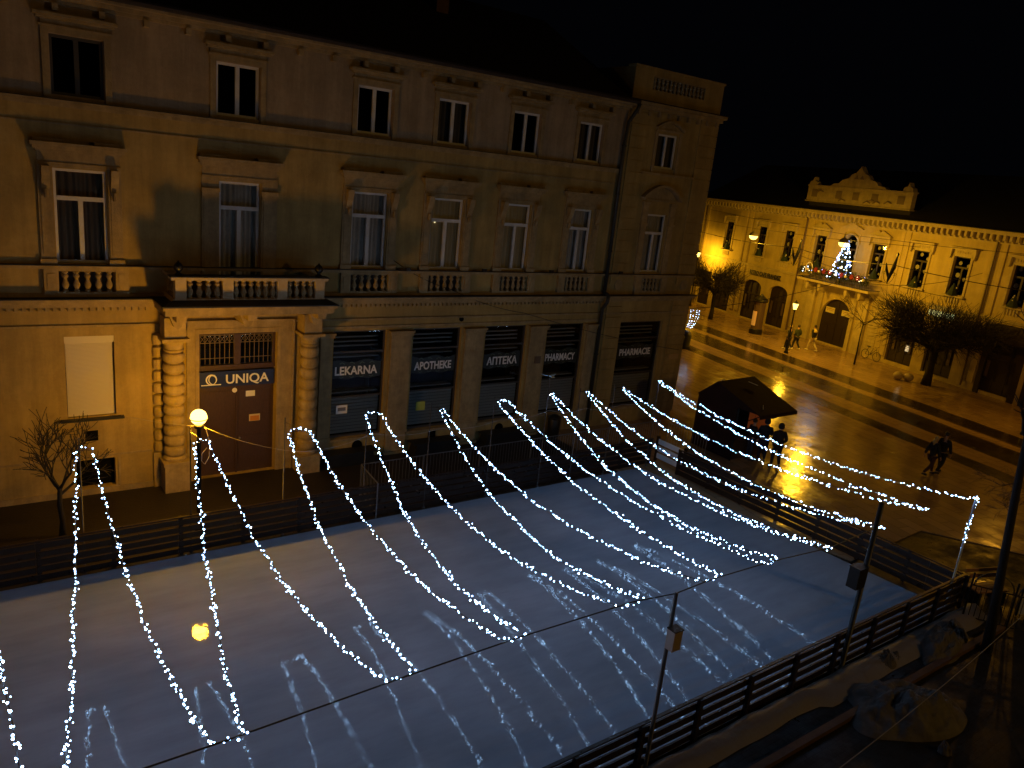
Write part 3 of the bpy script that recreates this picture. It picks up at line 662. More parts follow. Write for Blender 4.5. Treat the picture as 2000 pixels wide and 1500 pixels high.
def arch_fill(mb, a, b, z, zt, y0, y1, n=14):
    cx = (a+b)/2; r = (b-a)/2
    for i in range(n):
        t0 = PI*i/n; t1 = PI*(i+1)/n
        p0 = (cx-r*math.cos(t0), z+(zt-z)*math.sin(t0)); p1 = (cx-r*math.cos(t1), z+(zt-z)*math.sin(t1))
        mb.prism([p0, p1, (p1[0], zt+.001), (p0[0], zt+.001)], y0, y1)
arch_fill(mb, -3.08, -.12, 2.05, 3.5, .004, .3); arch_fill(mb, -2.2, -.95, 7.65, 8.25, .004, .3)
for a, b in ((-12.3,-10.0),(-9.0,-6.85)): arch_fill(mb, a, b, 2.85, 3.41, .004, .3)
mb.box(-19.2,-19.0,0,12,0,9.75); mb.box(-19.2,26,11.9,12,0,9.75); mb.build('wall', far_plaster, FB)
q = MB(); q.box(-19.3,26,-.10,0,4.52,4.62); q.box(-19.3,26,-.16,0,4.623,4.70); q.box(-19.3,26,-.05,0,4.36,4.40)
q.box(-19.3,26,-.08,0,.0,.75) if False else None
q.box(-19.3,26,-.12,0,8.95,9.03); q.box(-19.3,26,-.50,0,9.45,9.55); q.box(-19.4,26,-.62,0,9.553,9.68)
x = -19.1
while x < 25.8:
    q.box(x,x+.16,-.38,0,9.12,9.447); q.box(x+.02,x+.14,-.2,0,9.035,9.117); x += .42
q.build('cornice', far_stone, FB)
q = MB()
for x in (-18.9,-13.6,-12.9,-6.45,-5.8,2.5,2.95,9.25,9.7,13.5):
    q.box(x,x+.42,-.07,0,.5,8.95)
q.build('pilaster_strips', far_plaster, FB)
q = MB()
for a, b in ((-3.4,-3.08),(-.12,.2)): q.box(a,b,-.14,0,0,4.35)
for a, b in ((-4.5,-3.75),(.55,1.35)): q.box(a,b,-.22,0,0,3.9); q.box(a-.05,b+.05,-.3,0,3.903,4.1)
for i in range(18):
    z = .4+i*.24
    if z < 4.2: q.box(-6.0,-4.6,-.03,0,z,z+.20); q.box(1.5,2.4,-.03,0,z,z+.20)
q.build('gate_surround', far_stone, FB)
star_mat = mat('paper_star', (.5,.46,.36), .8)
for i, (a, b) in enumerate(FW):
    zt = FZ1 if i != 4 else 8.25
    q = MB(); q.box(a-.14,a-.0,-.06,0,FZ0-.05,zt+.1); q.box(b,b+.14,-.06,0,FZ0-.05,zt+.1)
    if i != 4:
        q.box(a-.14,b+.14,-.06,0,zt+.002,zt+.14); q.box(a-.1,b+.1,-.03,0,zt+.143,zt+.42)
        for k in range(6): q.box(a+.05+k*(b-a-.1)/6,a+.05+(k+.6)*(b-a-.1)/6,-.06,-.03,zt+.2,zt+.34)
        q.box(a-.32,b+.32,-.22,0,zt+.423,zt+.50); q.box(a-.38,b+.38,-.3,0,zt+.503,zt+.58)
        for x in (a-.25,b+.25): q.prism([(x-.08,zt+.42),(x+.08,zt+.42),(x+.05,zt+.0),(x,zt-.15),(x-.05,zt+.0)], -.18, 0)
        if 3 <= i <= 5:
            q.prism([(a-.38,zt+.583),(b+.38,zt+.583),((a+b)/2+.18,zt+.95),((a+b)/2,zt+.80),((a+b)/2-.18,zt+.95)], -.2, 0)
    else:
        q.prism([(a-.38,zt+.45),(b+.38,zt+.45),((a+b)/2,zt+.85)], -.2, 0)
        ring_pts = [((a+b)/2-.78*math.cos(PI*k/12), -.06, 7.6+.72*math.sin(PI*k/12)) for k in range(13)]; q.tube(ring_pts, .09, 6)
    q.box(a-.2,b+.2,-.2,0,FZ0-.16,FZ0-.06)
    if i not in (3,4,5):
        for k in range(5): q.box(a+.08+k*(b-a-.16)/5,a+.08+(k+.55)*(b-a-.16)/5,-.07,0,FZ0-.55,FZ0-.17)
    q.build('window_surround', far_stone, FB)
    wo = make_window(FB, a, b, FZ0, zt, 0, transom=7.2, fm=gate_wood, drape=False, rd=.22)
    q = MB(); rr = random.Random(i)
    for (u, v, r) in ((.28,.86,.13),(.74,.82,.12),(.25,.52,.16),(.72,.42,.12),(.6,.12,.09)):
        q.lathe([(r,0),(r,.006)], (a+(b-a)*(u+rr.uniform(-.06,.06)), .27, FZ0+(zt-FZ0)*(v+rr.uniform(-.05,.05))), 7, 'y')
    q.build('paper_stars', star_mat, wo)
    q = MB(); x = (a+b)/2; q.lathe([(.34,0),(.03,.75)], (x+rr.uniform(-.1,.1),-.08,FZ0-.05), 7); q.build('window_greenery', mat('dark_green_needles', (.015,.03,.015), .8, bump=1, bscale=30), wo)
    q = MB()
    for k in range(rr.randint(2,4)): q.sphere((x+rr.uniform(-.25,.25),-.2,FZ0+rr.uniform(0,.7)), rr.uniform(.025,.06), 6)
    q.build('bauble', mat('white_bauble', (.8,.75,.6), .3), wo)
# ground-floor doors and gate
for (a, b, c, d), m in zip(FD, (gate_wood,)*2 + (mat('gate_dark', (.018,.010,.010), .6),) + (gate_wood,)*6):
    q = MB(); q.box(a,b,.22,.3,c,d)
    n = 2 if b-a < 2.9 else 2
    if m.name != 'gate_dark':
        for k in range(3):
            x0 = a+.1+(b-a-.2)*k/3; x1 = a+.1+(b-a-.2)*(k+1)/3
            q.box(x0+.02,x0+.07,.17,.22,c+.1,d-.2); q.box(x1-.07,x1-.02,.17,.22,c+.1,d-.2); q.box(x0+.07,x1-.07,.17,.22,c+.1,c+.7); q.box(x0+.07,x1-.07,.17,.22,2.2,2.3)
    else:
        q.box(-1.63,-1.57,.18,.22,c,d-.1)
        for k in range(4): q.box(-2.9+k*.72,-2.3+k*.72,.19,.22,.5,1.5)
    do = q.build('door', m, FB)
    if m.name == 'gate_dark':
        for x, w_ in ((-2.32,.86),(-.72,.90)):
            q = MB(); q.box(x-w_/2,x+w_/2,.14,.19,2.38,2.80); q.build('notice_board', mat('cream_board', (.62,.55,.3), .6), do)
            q = MB(); q.box(x-w_/2+.07,x+w_/2-.07,.134,.139,2.66,2.71)
            for k in range(4): q.box(x-w_/2+.15+k*.17,x-w_/2+.27+k*.17,.134,.139,2.55,2.59)
            q.build('board_print', mat('ochre_print', (.35,.2,.03), .6), do)
    elif m is gate_wood:
        q = MB(); q.box(a+.3,a+.5,.12,.165,1.1,2.1); q.box(b-.5,b-.3,.12,.165,1.1,2.1); q.build('door_panel', mat('faint_door_panel', (.09,.06,.04), .6), do)
q = MB(); q.box(4.85,5.1,.10,.118,1.2,1.62); q.build('lit_notice', mat('lit_notice', (.7,.65,.5), .6, emit=(1,.85,.5), es=.5), FB)
q = MB()
for a, b in ((10.3,10.62),(12.5,12.85),(13.2,14.4)): q.box(a,b,-.12,0,0,3.6)
q.prism([(10.1,3.45),(14.2,3.45),(13.4,4.4),(10.9,4.4)], -.8, -.0); q.build('portal_canopy', gate_wood, FB)
q = MB(); q.box(6.25,7.95,-.34,-.2,4.0,4.32); q.build('lit_shop_fascia', mat('lit_fascia', (.7,.8,.5), .5, emit=(.85,1,.5), es=.55), FB)
# gate balcony with iron railing
q = MB(); q.box(-5.0,1.9,-1.15,0,4.50,4.66)
for x in (-4.1,-2.9,-.3,.95): q.prism([(x-.14,4.5),(x+.14,4.5),(x+.1,4.0),(x,3.85),(x-.1,4.0)], -.9, -.0)
q.build('gate_balcony', far_stone, FB)
q = MB(); 
for z in (4.72, 5.45): q.tube([(-4.95,-.02,z),(-4.95,-1.1,z),(1.85,-1.1,z),(1.85,-.02,z)], .03, 6)
for k in range(46): x = -4.95+k*.151; q.tube([(x,-1.1,4.66),(x,-1.1-.12*math.sin(.9),5.0),(x,-1.1,5.45)], .012, 4)
q.build('balcony_railing', iron, FB)
# roof and attic
q = MB(); q.add([(-19.4,-.66,9.72),(26,-.66,9.72),(26,6,13.2),(-19.4,6,13.2)], [(0,1,2,3)]); q.add([(-19.4,6,13.2),(26,6,13.2),(26,12.5,9.7),(-19.4,12.5,9.7)], [(0,1,2,3)]); q.box(-19.4,26,-.68,-.1,9.684,9.74); q.box(-6.4,2.9,-.1,.5,9.7,10.4)
q.build('roof', mat('dark_roof', (.012,.010,.009), .9), FB)
q = MB(); q.box(-6.45,3.05,-.38,.0,10.36,11.42); q.box(-6.5,3.1,-.44,.06,11.423,11.52); q.box(-6.5,3.1,-.46,.02,10.30,10.357)
for x in (-6.0,2.6): q.prism([(x-.42,11.523),(x+.42,11.523),(x+.34,11.75),(x+.1,11.85),(x,12.1),(x-.1,11.85),(x-.34,11.75)], -.4, 0)
q.prism([(-4.3,11.523),(.9,11.523),(.6,11.7),(.1,11.75),(-.15,12.0),(-.75,12.15),(-.95,12.4),(-1.35,12.55),(-1.7,13.0),(-2.05,12.55),(-2.45,12.4),(-2.65,12.15),(-3.25,12.0),(-3.5,11.75),(-4.0,11.7)], -.4, 0)
at = q.build('attic', far_stone, FB)
q = MB()
for x in (-5.7,-3.3,-1.7,.0,2.2): q.box(x-.28,x+.28,-.41,-.378,10.65,11.2); q.box(x-.22,x+.22,-.43,-.41,10.95,11.1)
for x in (-1.95,-1.45): q.prism([(x-.2,12.1),(x+.2,12.1),(x,12.35)], -.43, -.40)
for (x,z) in ((-.6,10.5),(-.2,10.62),(.25,10.55),(1.2,10.6),(-5.1,11.0),(-2.9,10.5)): q.tube([(x-.3,-.42,z),(x,-.45,z+.15),(x+.3,-.42,z+.05)], .05, 5)
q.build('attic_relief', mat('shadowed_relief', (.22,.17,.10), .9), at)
q = MB(); q.tube([(-6.1,-.16,9.4),(-6.1,-.16,.2)], .07, 6); q.tube([(9.5,-.16,9.4),(9.5,-.16,.2)], .06, 6); q.tube([(-18.7,-.16,9.4),(-18.7,-.16,.2)], .06, 6); q.build('drainpipe', mat('brown_pipe', (.10,.06,.03), .5), FB)
cs = empty('cafe_sign', FB.matrix_world @ Vector((0,0,0)), FROT, 'dark cafe name lettering on the yellow wall above two arched doors', 'sign')
cs.location = far_world(-9.75, .09, 3.86)
text_mesh('lettering', 'RETRO CAFE FRANDEZ', .46, mat('dark_letters', (.01,.006,.006), .5), cs, (0,-.02,.04), width=3.8, bold=.022)
q = MB(); q.box(-1.9,1.9,-.01,.06,-.02,.0); q.build('letter_rail', iron, cs)
# neighbouring house at the far left of the square
NB = empty('neighbour_house', tuple(far_world(-22.2, -1.0)), FROT+.25, 'orange-lit house end seen between the corner tower and the long yellow building', 'building')
q = MB(); wall_with_openings(q, -8, 1.6, 0, 9.2, 0, [(-3,-2,5.2,7.2),(-.6,.4,5.2,7.2),(-3.5,-1,0.1,3),(-.5,1,0.1,3)]); q.box(-8,1.6,9,9.2,0,9.2); q.quad((1.6,0,0),(1.6,9,0),(1.6,9,9.2),(1.6,0,9.2)); q.build('wall', far_plaster, NB)
q = MB(); q.box(-8,1.7,-.3,0,8.8,9.2); q.box(-8,1.6,-.15,0,4.3,4.5); q.build('cornice', far_stone, NB)
q = MB(); q.box(-8,1.7,-.3,9,9.22,9.4); q.build('roof', MATS['dark_roof'], NB)
for a in (-3,-.6): make_window(NB, a, a+1, 5.2, 7.2, 0, drape=False, fm=gate_wood)
q = MB(); q.box(-3.5,-1,.2,.3,.1,3); q.box(-.5,1,.2,.3,.1,3); q.build('door', gate_wood, NB)

# ---------------------------------------------------------------- street lamps of the square
def lantern_post(x, y, hz, power, label):
    t = empty('street_lamp', (x,y,0), 0, label, 'street lamp', 'lantern lamp posts in the square')
    q = MB(); q.lathe([(.16,0),(.16,.12),(.11,.18),(.12,.7),(.075,.8),(.055,1.2),(.045,hz-.32),(.08,hz-.3),(.05,hz-.27),(.09,hz-.22)], n=10); q.build('post', iron, t, smooth=True)
    q = MB(); q.lathe([(.10,hz-.22),(.19,hz+.16),(.17,hz+.18)], n=8); q.build('lantern', lantern_glow, t)
    q = MB(); q.lathe([(.22,hz+.18),(.12,hz+.30),(.03,hz+.34),(.02,hz+.42)], n=8); q.build('lantern_cap', iron, t)
    point('lamp_light', (0,0,hz), power, r=.12, parent=t); return t
lantern_post(46.21, 7.79, 3.30, 420, 'lit lantern on a dark post beside the three walkers')
p = far_world(-16.82, 1.84); lantern_post(p.x, p.y, 4.70, 900, 'lit lantern seen above the reddish tree beside the corner tower')
def hanging_lamp(s, d, z, power, label):
    p = far_world(s, d, z); t = empty('hanging_lamp', tuple(p), FROT, label, 'hanging lamp', 'lamps hanging on cables over the square')
    q = MB(); q.lathe([(.34,-.02),(.30,.10),(.18,.22),(.05,.30),(.02,.5)], n=14); q.build('shade', mat('lamp_shade', (.4,.35,.25), .5), t, smooth=True)
    q = MB(); q.lathe([(.02,-.30),(.16,-.27),(.26,-.18),(.31,-.03)], n=14); q.build('diffuser', lantern_glow, t, smooth=True)
    q = MB(); q.tube([(-14,0,.9),(-7,0,.6),(0,0,.5),(7,0,.6),(14,0,.9)], .012, 4); q.build('cable', wire, t)
    point('lamp_light', (0,0,-.12), power, r=.12, parent=t)
hanging_lamp(3.9, 6.4, 7.96, 1900, 'round lamp hanging in front of the lit Christmas tree on the balcony')
hanging_lamp(-4.54, 6.4, 7.45, 1300, 'round lamp hanging left of the balcony, in front of the upper windows')
# ---------------------------------------------------------------- globe lamp by the entrance
t = empty('globe_lamp', (4.79,-3.31,0), 0, 'glowing orange globe lamp on a dark post in front of the brown entrance door', 'street lamp')
q = MB(); q.lathe([(.13,0),(.13,.08),(.07,.14),(.055,1.0),(.05,2.86),(.11,2.88),(.13,2.95),(.08,2.98)], n=12); q.build('post', iron, t, smooth=True)
q = MB(); q.sphere((0,0,3.17), .205, 20); q.build('globe', globe_glow, t, smooth=True)
q = MB(); q.tube([(.211*math.cos(a*PI/12), .211*math.sin(a*PI/12), 3.13) for a in range(25)], .013, 4); q.build('band', mat('brass_band', (.12,.06,.01), .5), t)
q = MB(); q.tube([(.03,0,2.9),(.16,-.05,2.85),(.25,-.08,2.5),(.24,-.09,2.1),(.12,-.1,1.9),(.04,-.1,2.0),(.05,-.1,2.2),(.17,-.1,2.35)], .011, 5); q.build('cord', pale_wire, t)
point('lamp_light', (0,0,3.17), 560, (1.0,.455,.012), .2, t)

# inferred street lamps outside the picture; the last is added to fill the facade
def tall_lamp(x, y, z, power, label, col=(1,.42,.025)):
    t = empty('street_lamp', (x,y,0), 0, label, 'street lamp', 'inferred and added tall lamps outside the picture')
    q = MB(); q.lathe([(.12,0),(.12,.1),(.07,.2),(.05,z-.2),(.03,z-.1)], n=8); q.build('post', iron, t, smooth=True)
    q = MB(); q.lathe([(.02,z-.20),(.18,z-.15),(.26,z)], n=12); q.build('diffuser', lantern_glow, t, smooth=True)
    q = MB(); q.lathe([(.28,z+.002),(.2,z+.12),(.03,z+.2)], n=12); q.build('lamp_cap', iron, t, smooth=True)
    point('lamp_light', (0,0,z-.06), power, col, .15, t)
tall_lamp(-9.5, -10.5, 6.5, 480, 'tall street lamp beyond the left picture edge')
p_ = far_world(17.5, 6.0); tall_lamp(p_.x, p_.y, 8.0, 800, 'inferred tall street lamp in front of the far right end of the yellow building')
tall_lamp(24.0, -32.0, 11.0, 2700, 'added fill lamp on a tall post behind the viewpoint', (1,.56,.10))
# ================================================================ RINK
def fence_run(p, q_, label, h=1.0, rails=4, sp=1.5, off=.05, gap=.07):
    p = Vector((*p,0)); q_ = Vector((*q_,0)); d = q_-p; L = d.length; rz = math.atan2(d.y, d.x)
    t = empty('rink_fence', tuple(p), rz, label, 'fence', 'plank fences round the rink')
    rh = (h-.06)/rails
    for k in range(rails):
        z0 = .06+k*rh; m_ = MB(); x = 0
        while x < L-.01:
            e = min(L, x+3.0); dz = random.uniform(-.012,.012); m_.box(x+.004,e-.004,-.018,.018,z0+dz,z0+rh-gap+dz); x = e
        m_.build('rail', wood_rail, t)
    pm = MB(); pm.box(-.045,.045,0,.09,-.0,h+.01); m0 = None
    n = max(1, int(L/sp))
    for k in range(n+1):
        x = k*L/n
        if m0 is None: m0 = pm.build('post', wood_rail, t); m0.location = (x, .02*(1 if off > 0 else -5), 0)
        else: inst(m0, 'post', t, (x, .02*(1 if off > 0 else -5), 0))
    m_ = MB(); m_.box(0,L,-.045,.02,h-.0,h+.03); m_.build('cap_rail', wood_rail, t)
    return t
fence_run((-8,-4.62), (20.7,-4.30), 'long brown plank fence along the far side of the ice, facing the shops', h=1.02, rails=5, gap=.05)
fence_run((-6,-15.42), (21.25,-15.38), 'dark plank fence along the near side of the ice', h=.98, gap=.085, off=-.05)
fence_run((20.85,-5.5), (21.2,-15.3), 'dark plank fence along the right end of the ice, towards the square', h=.98, sp=1.3, gap=.05)
t = empty('board_fence', (21.22,-4.15,0), -PI/2, 'short fence piece of three white boards at the far corner of the rink', 'fence')
wb = None
for z in (.14,.42,.70):
    if wb is None: wb = MB().box(0,1.28,-.015,.015,0,.19).build('white_board', white_sheet, t); wb.location = (0,0,z)
    else: inst(wb, 'white_board', t, (0,0,z))
MB().box(1.3,1.38,-.05,.05,0,1.0).box(-.08,0,-.05,.05,0,1.0).build('post', wood_rail, t)
tag(MB().box(21.0,21.22,-5.62,-5.42,0,.22).build('wooden_block', mat('pale_block', (.4,.2,.07), .7)), 'small pale wooden block at the foot of the white boards', 'block')
# low ice bank outside near fence
q = MB(); nx = 120; vs = []
for i in range(nx+1):
    x = -6+27.5*i/nx; w_ = .42+.10*noise.noise(Vector((x*.8,0,0)))+(.1 if x > 14 else 0)
    for (dy, z) in ((0,.0),(.03,.12),(.18,.17),(.34,.13),(.5,.0)):
        vs.append((x, -15.50-dy*w_/.42, max(0,z*(1+.5*noise.noise(Vector((x*1.7,dy*9,3)))) )))
q.add(vs, [(i*5+k, (i+1)*5+k, (i+1)*5+k+1, i*5+k+1) for i in range(nx) for k in range(4)])
tag(q.build('snow_bank', snow_rim, smooth=True), 'low grey snow bank along the outside of the near rink fence', 'snow bank')
q = MB(); q.box(-6,21.4,-16.6,-16.45,0,.10); tag(q.build('timber_kerb', mat('kerb_timber', (.10,.05,.03), .7, var=.4), None), 'long timber kerb lying beside the snow bank', 'kerb')
def pile(c, rx, ry, h, rz, seed, label, name='snow_pile'):
    q = MB(); n, m = 120, 34; vs = []
    for j in range(m+1):
        for i in range(n):
            a = 2*PI*i/n; rr = j/m; k = 1+.30*noise.noise(Vector((math.cos(a)*1.3, math.sin(a)*1.3, seed)))
            x = math.cos(a)*rx*rr*k; y = math.sin(a)*ry*rr*k
            z = h*(1-rr**2.2)*(1+.8*noise.noise(Vector((x*1.6,y*1.6,seed+5))))+(.14*noise.noise(Vector((x*5,y*5,seed)))+.09*abs(noise.noise(Vector((x*13,y*13,seed))))+.04*noise.noise(Vector((x*30,y*30,seed))))*(1-rr**4)
            X = x*math.cos(rz)-y*math.sin(rz); Y = x*math.sin(rz)+y*math.cos(rz)
            vs.append((c[0]+X, c[1]+Y, max(0,z) if j < m else -.01))
    q.add(vs, [(j*n+i, j*n+(i+1)%n, (j+1)*n+(i+1)%n, (j+1)*n+i) for j in range(m) for i in range(n)])
    return tag(q.build(name, snow, org=(c[0],c[1],0), smooth=True), label, 'snow pile', 'dirty snow piles by the rink')
pile((15.55,-17.0), 1.45, .9, .42, -.25, 1, 'large dirty snow pile outside the near fence, bottom right')
pile((19.0,-16.15), 1.35, .42, .38, .15, 2, 'long narrow snow pile by the right corner of the rink')
pile((15.0,-18.05), .13, .12, .16, 0, 3, 'small round snow lump beside the large dirty pile')
pile((16.9,-15.85), .5, .25, .2, 0, 4, 'small snow heap at the foot of the dark pole')
# far side string-light poles
FARP = [(-.25,5.12),(1.97,5.15),(4.32,5.46),(6.64,5.42),(8.95,4.78),(10.97,5.03),(13.2,4.87),(15.3,4.58),(16.67,4.78),(18.24,4.85),(20.4,4.44)]
pp = ['leftmost thin pole behind the left garland','thin pole standing in front of the cream shutter','thin pole right beside the globe lamp','thin pole before the right entrance column','thin pole in front of the LEKARNA window','thin pole in front of the APOTHEKE window','thin pole in front of the Cyrillic lettered window','tall thin pole with a small white wind spinner on top','thin pole left of the drainpipe','thin pole between the drainpipe and the tower window','thin pole at the far right corner of the rink']
for i, ((x, y), lb) in enumerate(zip(FARP, pp)):
    t = empty('light_pole', (x,-y,0), 0, lb, 'pole', 'thin poles holding the light garlands')
    h = 3.83 if i == 7 else 3.33
    dy = y-4.42; MB().lathe([(.05,0),(.05,.03),(.017,.04),(.015,h)], (0,dy,0), n=8).build('pole', pole_grey if i not in (2,) else iron, t, smooth=True)
    MB().tube([(0,dy,3.20),(0,dy*.4,3.31),(0,0,3.31)], .008, 5).tube([(-.12,0,3.29),(0,0,3.31),(.12,0,3.29)], .009, 5).build('hook', iron, t)
    if i == 7:
        q = MB()
        for k in range(3):
            a = .3+k*2*PI/3; c, s = math.cos(a), math.sin(a)
            q.add([(c*.03,s*.03,h+.02),(c*.12-s*.06,s*.12+c*.06,h+.05),(c*.34,s*.34,h+.06),(c*.14+s*.03,s*.14-c*.03,h+.0)], [(0,1,2,3)]); q.add([(c*.03,s*.03,h+.01),(c*.12-s*.06,s*.12+c*.06,h+.04),(c*.34,s*.34,h+.05),(c*.14+s*.03,s*.14-c*.03,h-.01)], [(3,2,1,0)])
        q.sphere((0,0,h+.02), .035, 8); q.v = [(v[0],v[1]+dy,v[2]) for v in q.v]; q.build('wind_spinner', mat('pale_blue_plastic', (.45,.6,.7), .4), t)
# near side poles
def near_pole(x, y, h, r, m, label, box=None):
    t = empty('rink_pole', (x,y,0), 0, label, 'pole'); MB().lathe([(r*2.2,0),(r*2.2,.03),(r*1.1,.05),(r,h-.02),(r*.6,h)], n=10).build('pole', m, t, smooth=True)
    if box:
        z0, z1, w_, bm, dx = box; q = MB(); q.box(dx-w_/2,dx+w_/2,-.20 if dx == 0 else -.1,-.03 if dx == 0 else .14,z0,z1); bo = q.build('junction_box' if dx == 0 else 'floodlight', bm, t)
        q = MB(); q.box(dx-w_/2-.01,dx+w_/2+.01,-.21 if dx == 0 else -.11,-.02 if dx == 0 else .15,z1,z1+.02); q.tube([(dx,-.05,z0+.05),(0,0,z0+.1)], .02, 6); q.build('bracket', iron, bo)
    return t
near_pole(9.37,-15.47,3.55,.035, pole_grey, 'thin grey pole with a small pale box at the near fence', (2.55,2.92,.20, mat('pale_box', (.42,.34,.3), .6), 0))
near_pole(15.57,-15.47,4.1,.055, iron, 'thick black pole with a dark floodlight at the near fence', (2.15,2.62,.34, iron, -.24))
near_pole(20.75,-15.30,3.3,.028, galv, 'pale metal pole at the near right corner wrapped in lights')
near_pole(-2.2,-15.45,3.5,.035, pole_grey, 'grey pole at the near fence beyond the left picture edge')
# support wire over the near edge
q = MB(); wp = [(-2.2,-15.45,3.5),(.35,-15.35,3.46),(2.1,-15.33,3.46),(4.4,-15.24,3.45),(6.25,-15.2,3.45),(8.6,-15.25,3.46),(9.37,-15.45,3.52),(10.5,-15.33,3.46),(12.1,-15.37,3.45),(13.75,-15.54,3.46),(15.57,-15.47,3.5)]
q.tube(wp, .012, 5); tag(q.build('support_wire', wire), 'black wire strung over the near edge of the ice holding the garland ends', 'wire')
q = MB(); q.tube([(4.79,-3.31,2.92),(4.2,-1.7,2.55),(3.5,-.05,2.3)], .0045, 4); tag(q.build('power_cable', pale_wire), 'pale cable from the globe lamp to the ochre wall on the left', 'cable')
q = MB(); cp = [(4.85,-3.31,2.93)]+[(x,-y+.0,2.75) for x,y in FARP[3:]]; pts = []
for a, b in zip(cp, cp[1:]):
    for k in range(6): u = k/6; pts.append(tuple(a[j]+(b[j]-a[j])*u-(.12*4*u*(1-u) if j == 2 else 0) for j in range(3)))
pts.append(cp[-1]); q.tube(pts, .0040, 4); tag(q.build('power_cable', pale_wire), 'thin pale cable running from the globe lamp along the far poles', 'cable')

# garlands
bm_ = bpy.data.meshes.new('bulb'); 
import bmesh
bme = bmesh.new(); bmesh.ops.create_icosphere(bme, subdivisions=2, radius=1); bme.to_mesh(bm_); bme.free(); bm_.materials.append(led)
for p_ in bm_.polygons: p_.use_smooth = True
bme = bmesh.new(); bmesh.ops.create_icosphere(bme, subdivisions=1, radius=1); BV = [v.co.copy() for v in bme.verts]; BF = [tuple(v.index for v in f.verts) for f in bme.faces]; bme.free()
def leg(a, b, sag, n=44, seed=0):
    out = []
    for i in range(n+1):
        t = i/n; p = Vector(a).lerp(Vector(b), t); p.z -= 4*sag*t*(1-t); e = min(1, 6*t*(1-t))
        p += Vector((noise.noise(Vector((t*9,seed,0))), noise.noise(Vector((t*9,seed,7))), noise.noise(Vector((t*13,seed,3)))))*.036*e; out.append(p)
    return out
def garland(pts, label, seed, origin, sp=.072):
    rr = random.Random(seed); t = empty('light_garland', origin, 0, label, 'string lights', 'white light garlands over the ice'); O = Vector(origin)
    MB().tube([p-O for p in pts], .007, 4).build('cord', wire, t)
    pos = []; acc = 0; nxt = .05
    for a, b in zip(pts, pts[1:]):
        L = (b-a).length
        while nxt <= acc+L:
            p = a.lerp(b, (nxt-acc)/L)
            p = p+Vector((rr.gauss(0,.020), rr.gauss(0,.020), rr.gauss(0,.018))); pos.append((p-O, rr.choice((.0065,.008,.0095,.0115,.0145))))
            nxt += sp*rr.choice((.4,.6,.9,1.0,1.3,1.6)) if rr.random() > .04 else sp*2.5
        acc += L
    # the hundred nearest to the photographer are parts, the rest one mass
    pos.sort(key=lambda q: ((q[0]+O)-CAM).length)
    for p, r in pos[:100]:
        o = bpy.data.objects.new('bulb', bm_); C.objects.link(o); o.parent = t; o.location = p; o.scale = (r,r,r)
    if pos[100:]:
        q = MB()
        for p, r in pos[100:]: q.add([v*r*1.04+p for v in BV], BF)
        tag(q.build('bulbs', led, t, smooth=True), kind='stuff')
    return t
NX = [(.2,.5),(1.97,2.30),(4.16,4.61),(6.08,6.44),(8.31,8.85),(10.28,10.73),(11.88,12.32),(13.70,13.80),(15.84,15.94),(17.90,18.00),(20.36,20.5)]
NY = [-15.3,-15.3,-15.2,-15.18,-15.25,-15.31,-15.36,-15.55,-15.47,-15.36,-15.4]
FX = [(-.4,-.1),(1.82,2.13),(4.16,4.49),(6.36,6.92),(8.73,9.16),(10.92,11.02),(13.02,13.38),(15.25,15.35),(16.62,16.72),(18.19,18.29),(20.36,20.44)]
SL = [.5,1.0,.85,.7,1.0,.95,.5,.9,.8,.7,.45]; SR = [.3,.85,.75,.7,.85,.75,.5,.7,.75,.5,.55]
GL = ['light garland cut off by the left picture edge','light garland whose far loop hangs beside the bare tree on the left','light garland whose far loop hangs just below the glowing globe lamp',
 'light garland looping in front of the right entrance column','light garland looping below the LEKARNA lettering','light garland looping below the APOTHEKE lettering','light garland looping below the Cyrillic lettering',
 'light garland looping at the pole with the wind spinner','light garland looping in front of the drainpipe','light garland looping left of the corner of the tower','outermost light garland passing in front of the kiosk and ending down a pole']
for k in range(11):
    fy = -FARP[k][1]; a = FX[k][0]; b = FX[k][1]
    prevx = NX[k-1][1] if k else -2.0; prevy = NY[k-1] if k else -15.3
    pts = leg((prevx,prevy,3.45), (a,fy,3.30), SL[k], seed=k*3.1+1)
    w_ = b-a; pts += [Vector((a+w_*u, fy+.02, 3.30+.05*math.sin(PI*u)+(.0))) for u in (.25,.5,.75)]
    pts += leg((b,fy,3.30), (NX[k][0],NY[k],3.45 if k < 10 else 3.32), SR[k], seed=k*3.1+2)
    if k < 10: pts += [Vector((NX[k][0]+(NX[k][1]-NX[k][0])*u, NY[k], 3.45-.03*math.sin(PI*u))) for u in (.5,1)]
    else: pts += [Vector(p) for p in ((20.6,-15.36,3.3),(20.85,-15.32,3.15),(20.82,-15.3,2.85),(20.75,-15.3,2.6),(20.70,-15.32,2.2),(20.78,-15.28,1.75),(20.80,-15.3,1.75),(20.72,-15.3,2.1),(20.79,-15.3,2.5))]
    garland(pts, GL[k], 100+k, (FARP[k][0],fy,0))

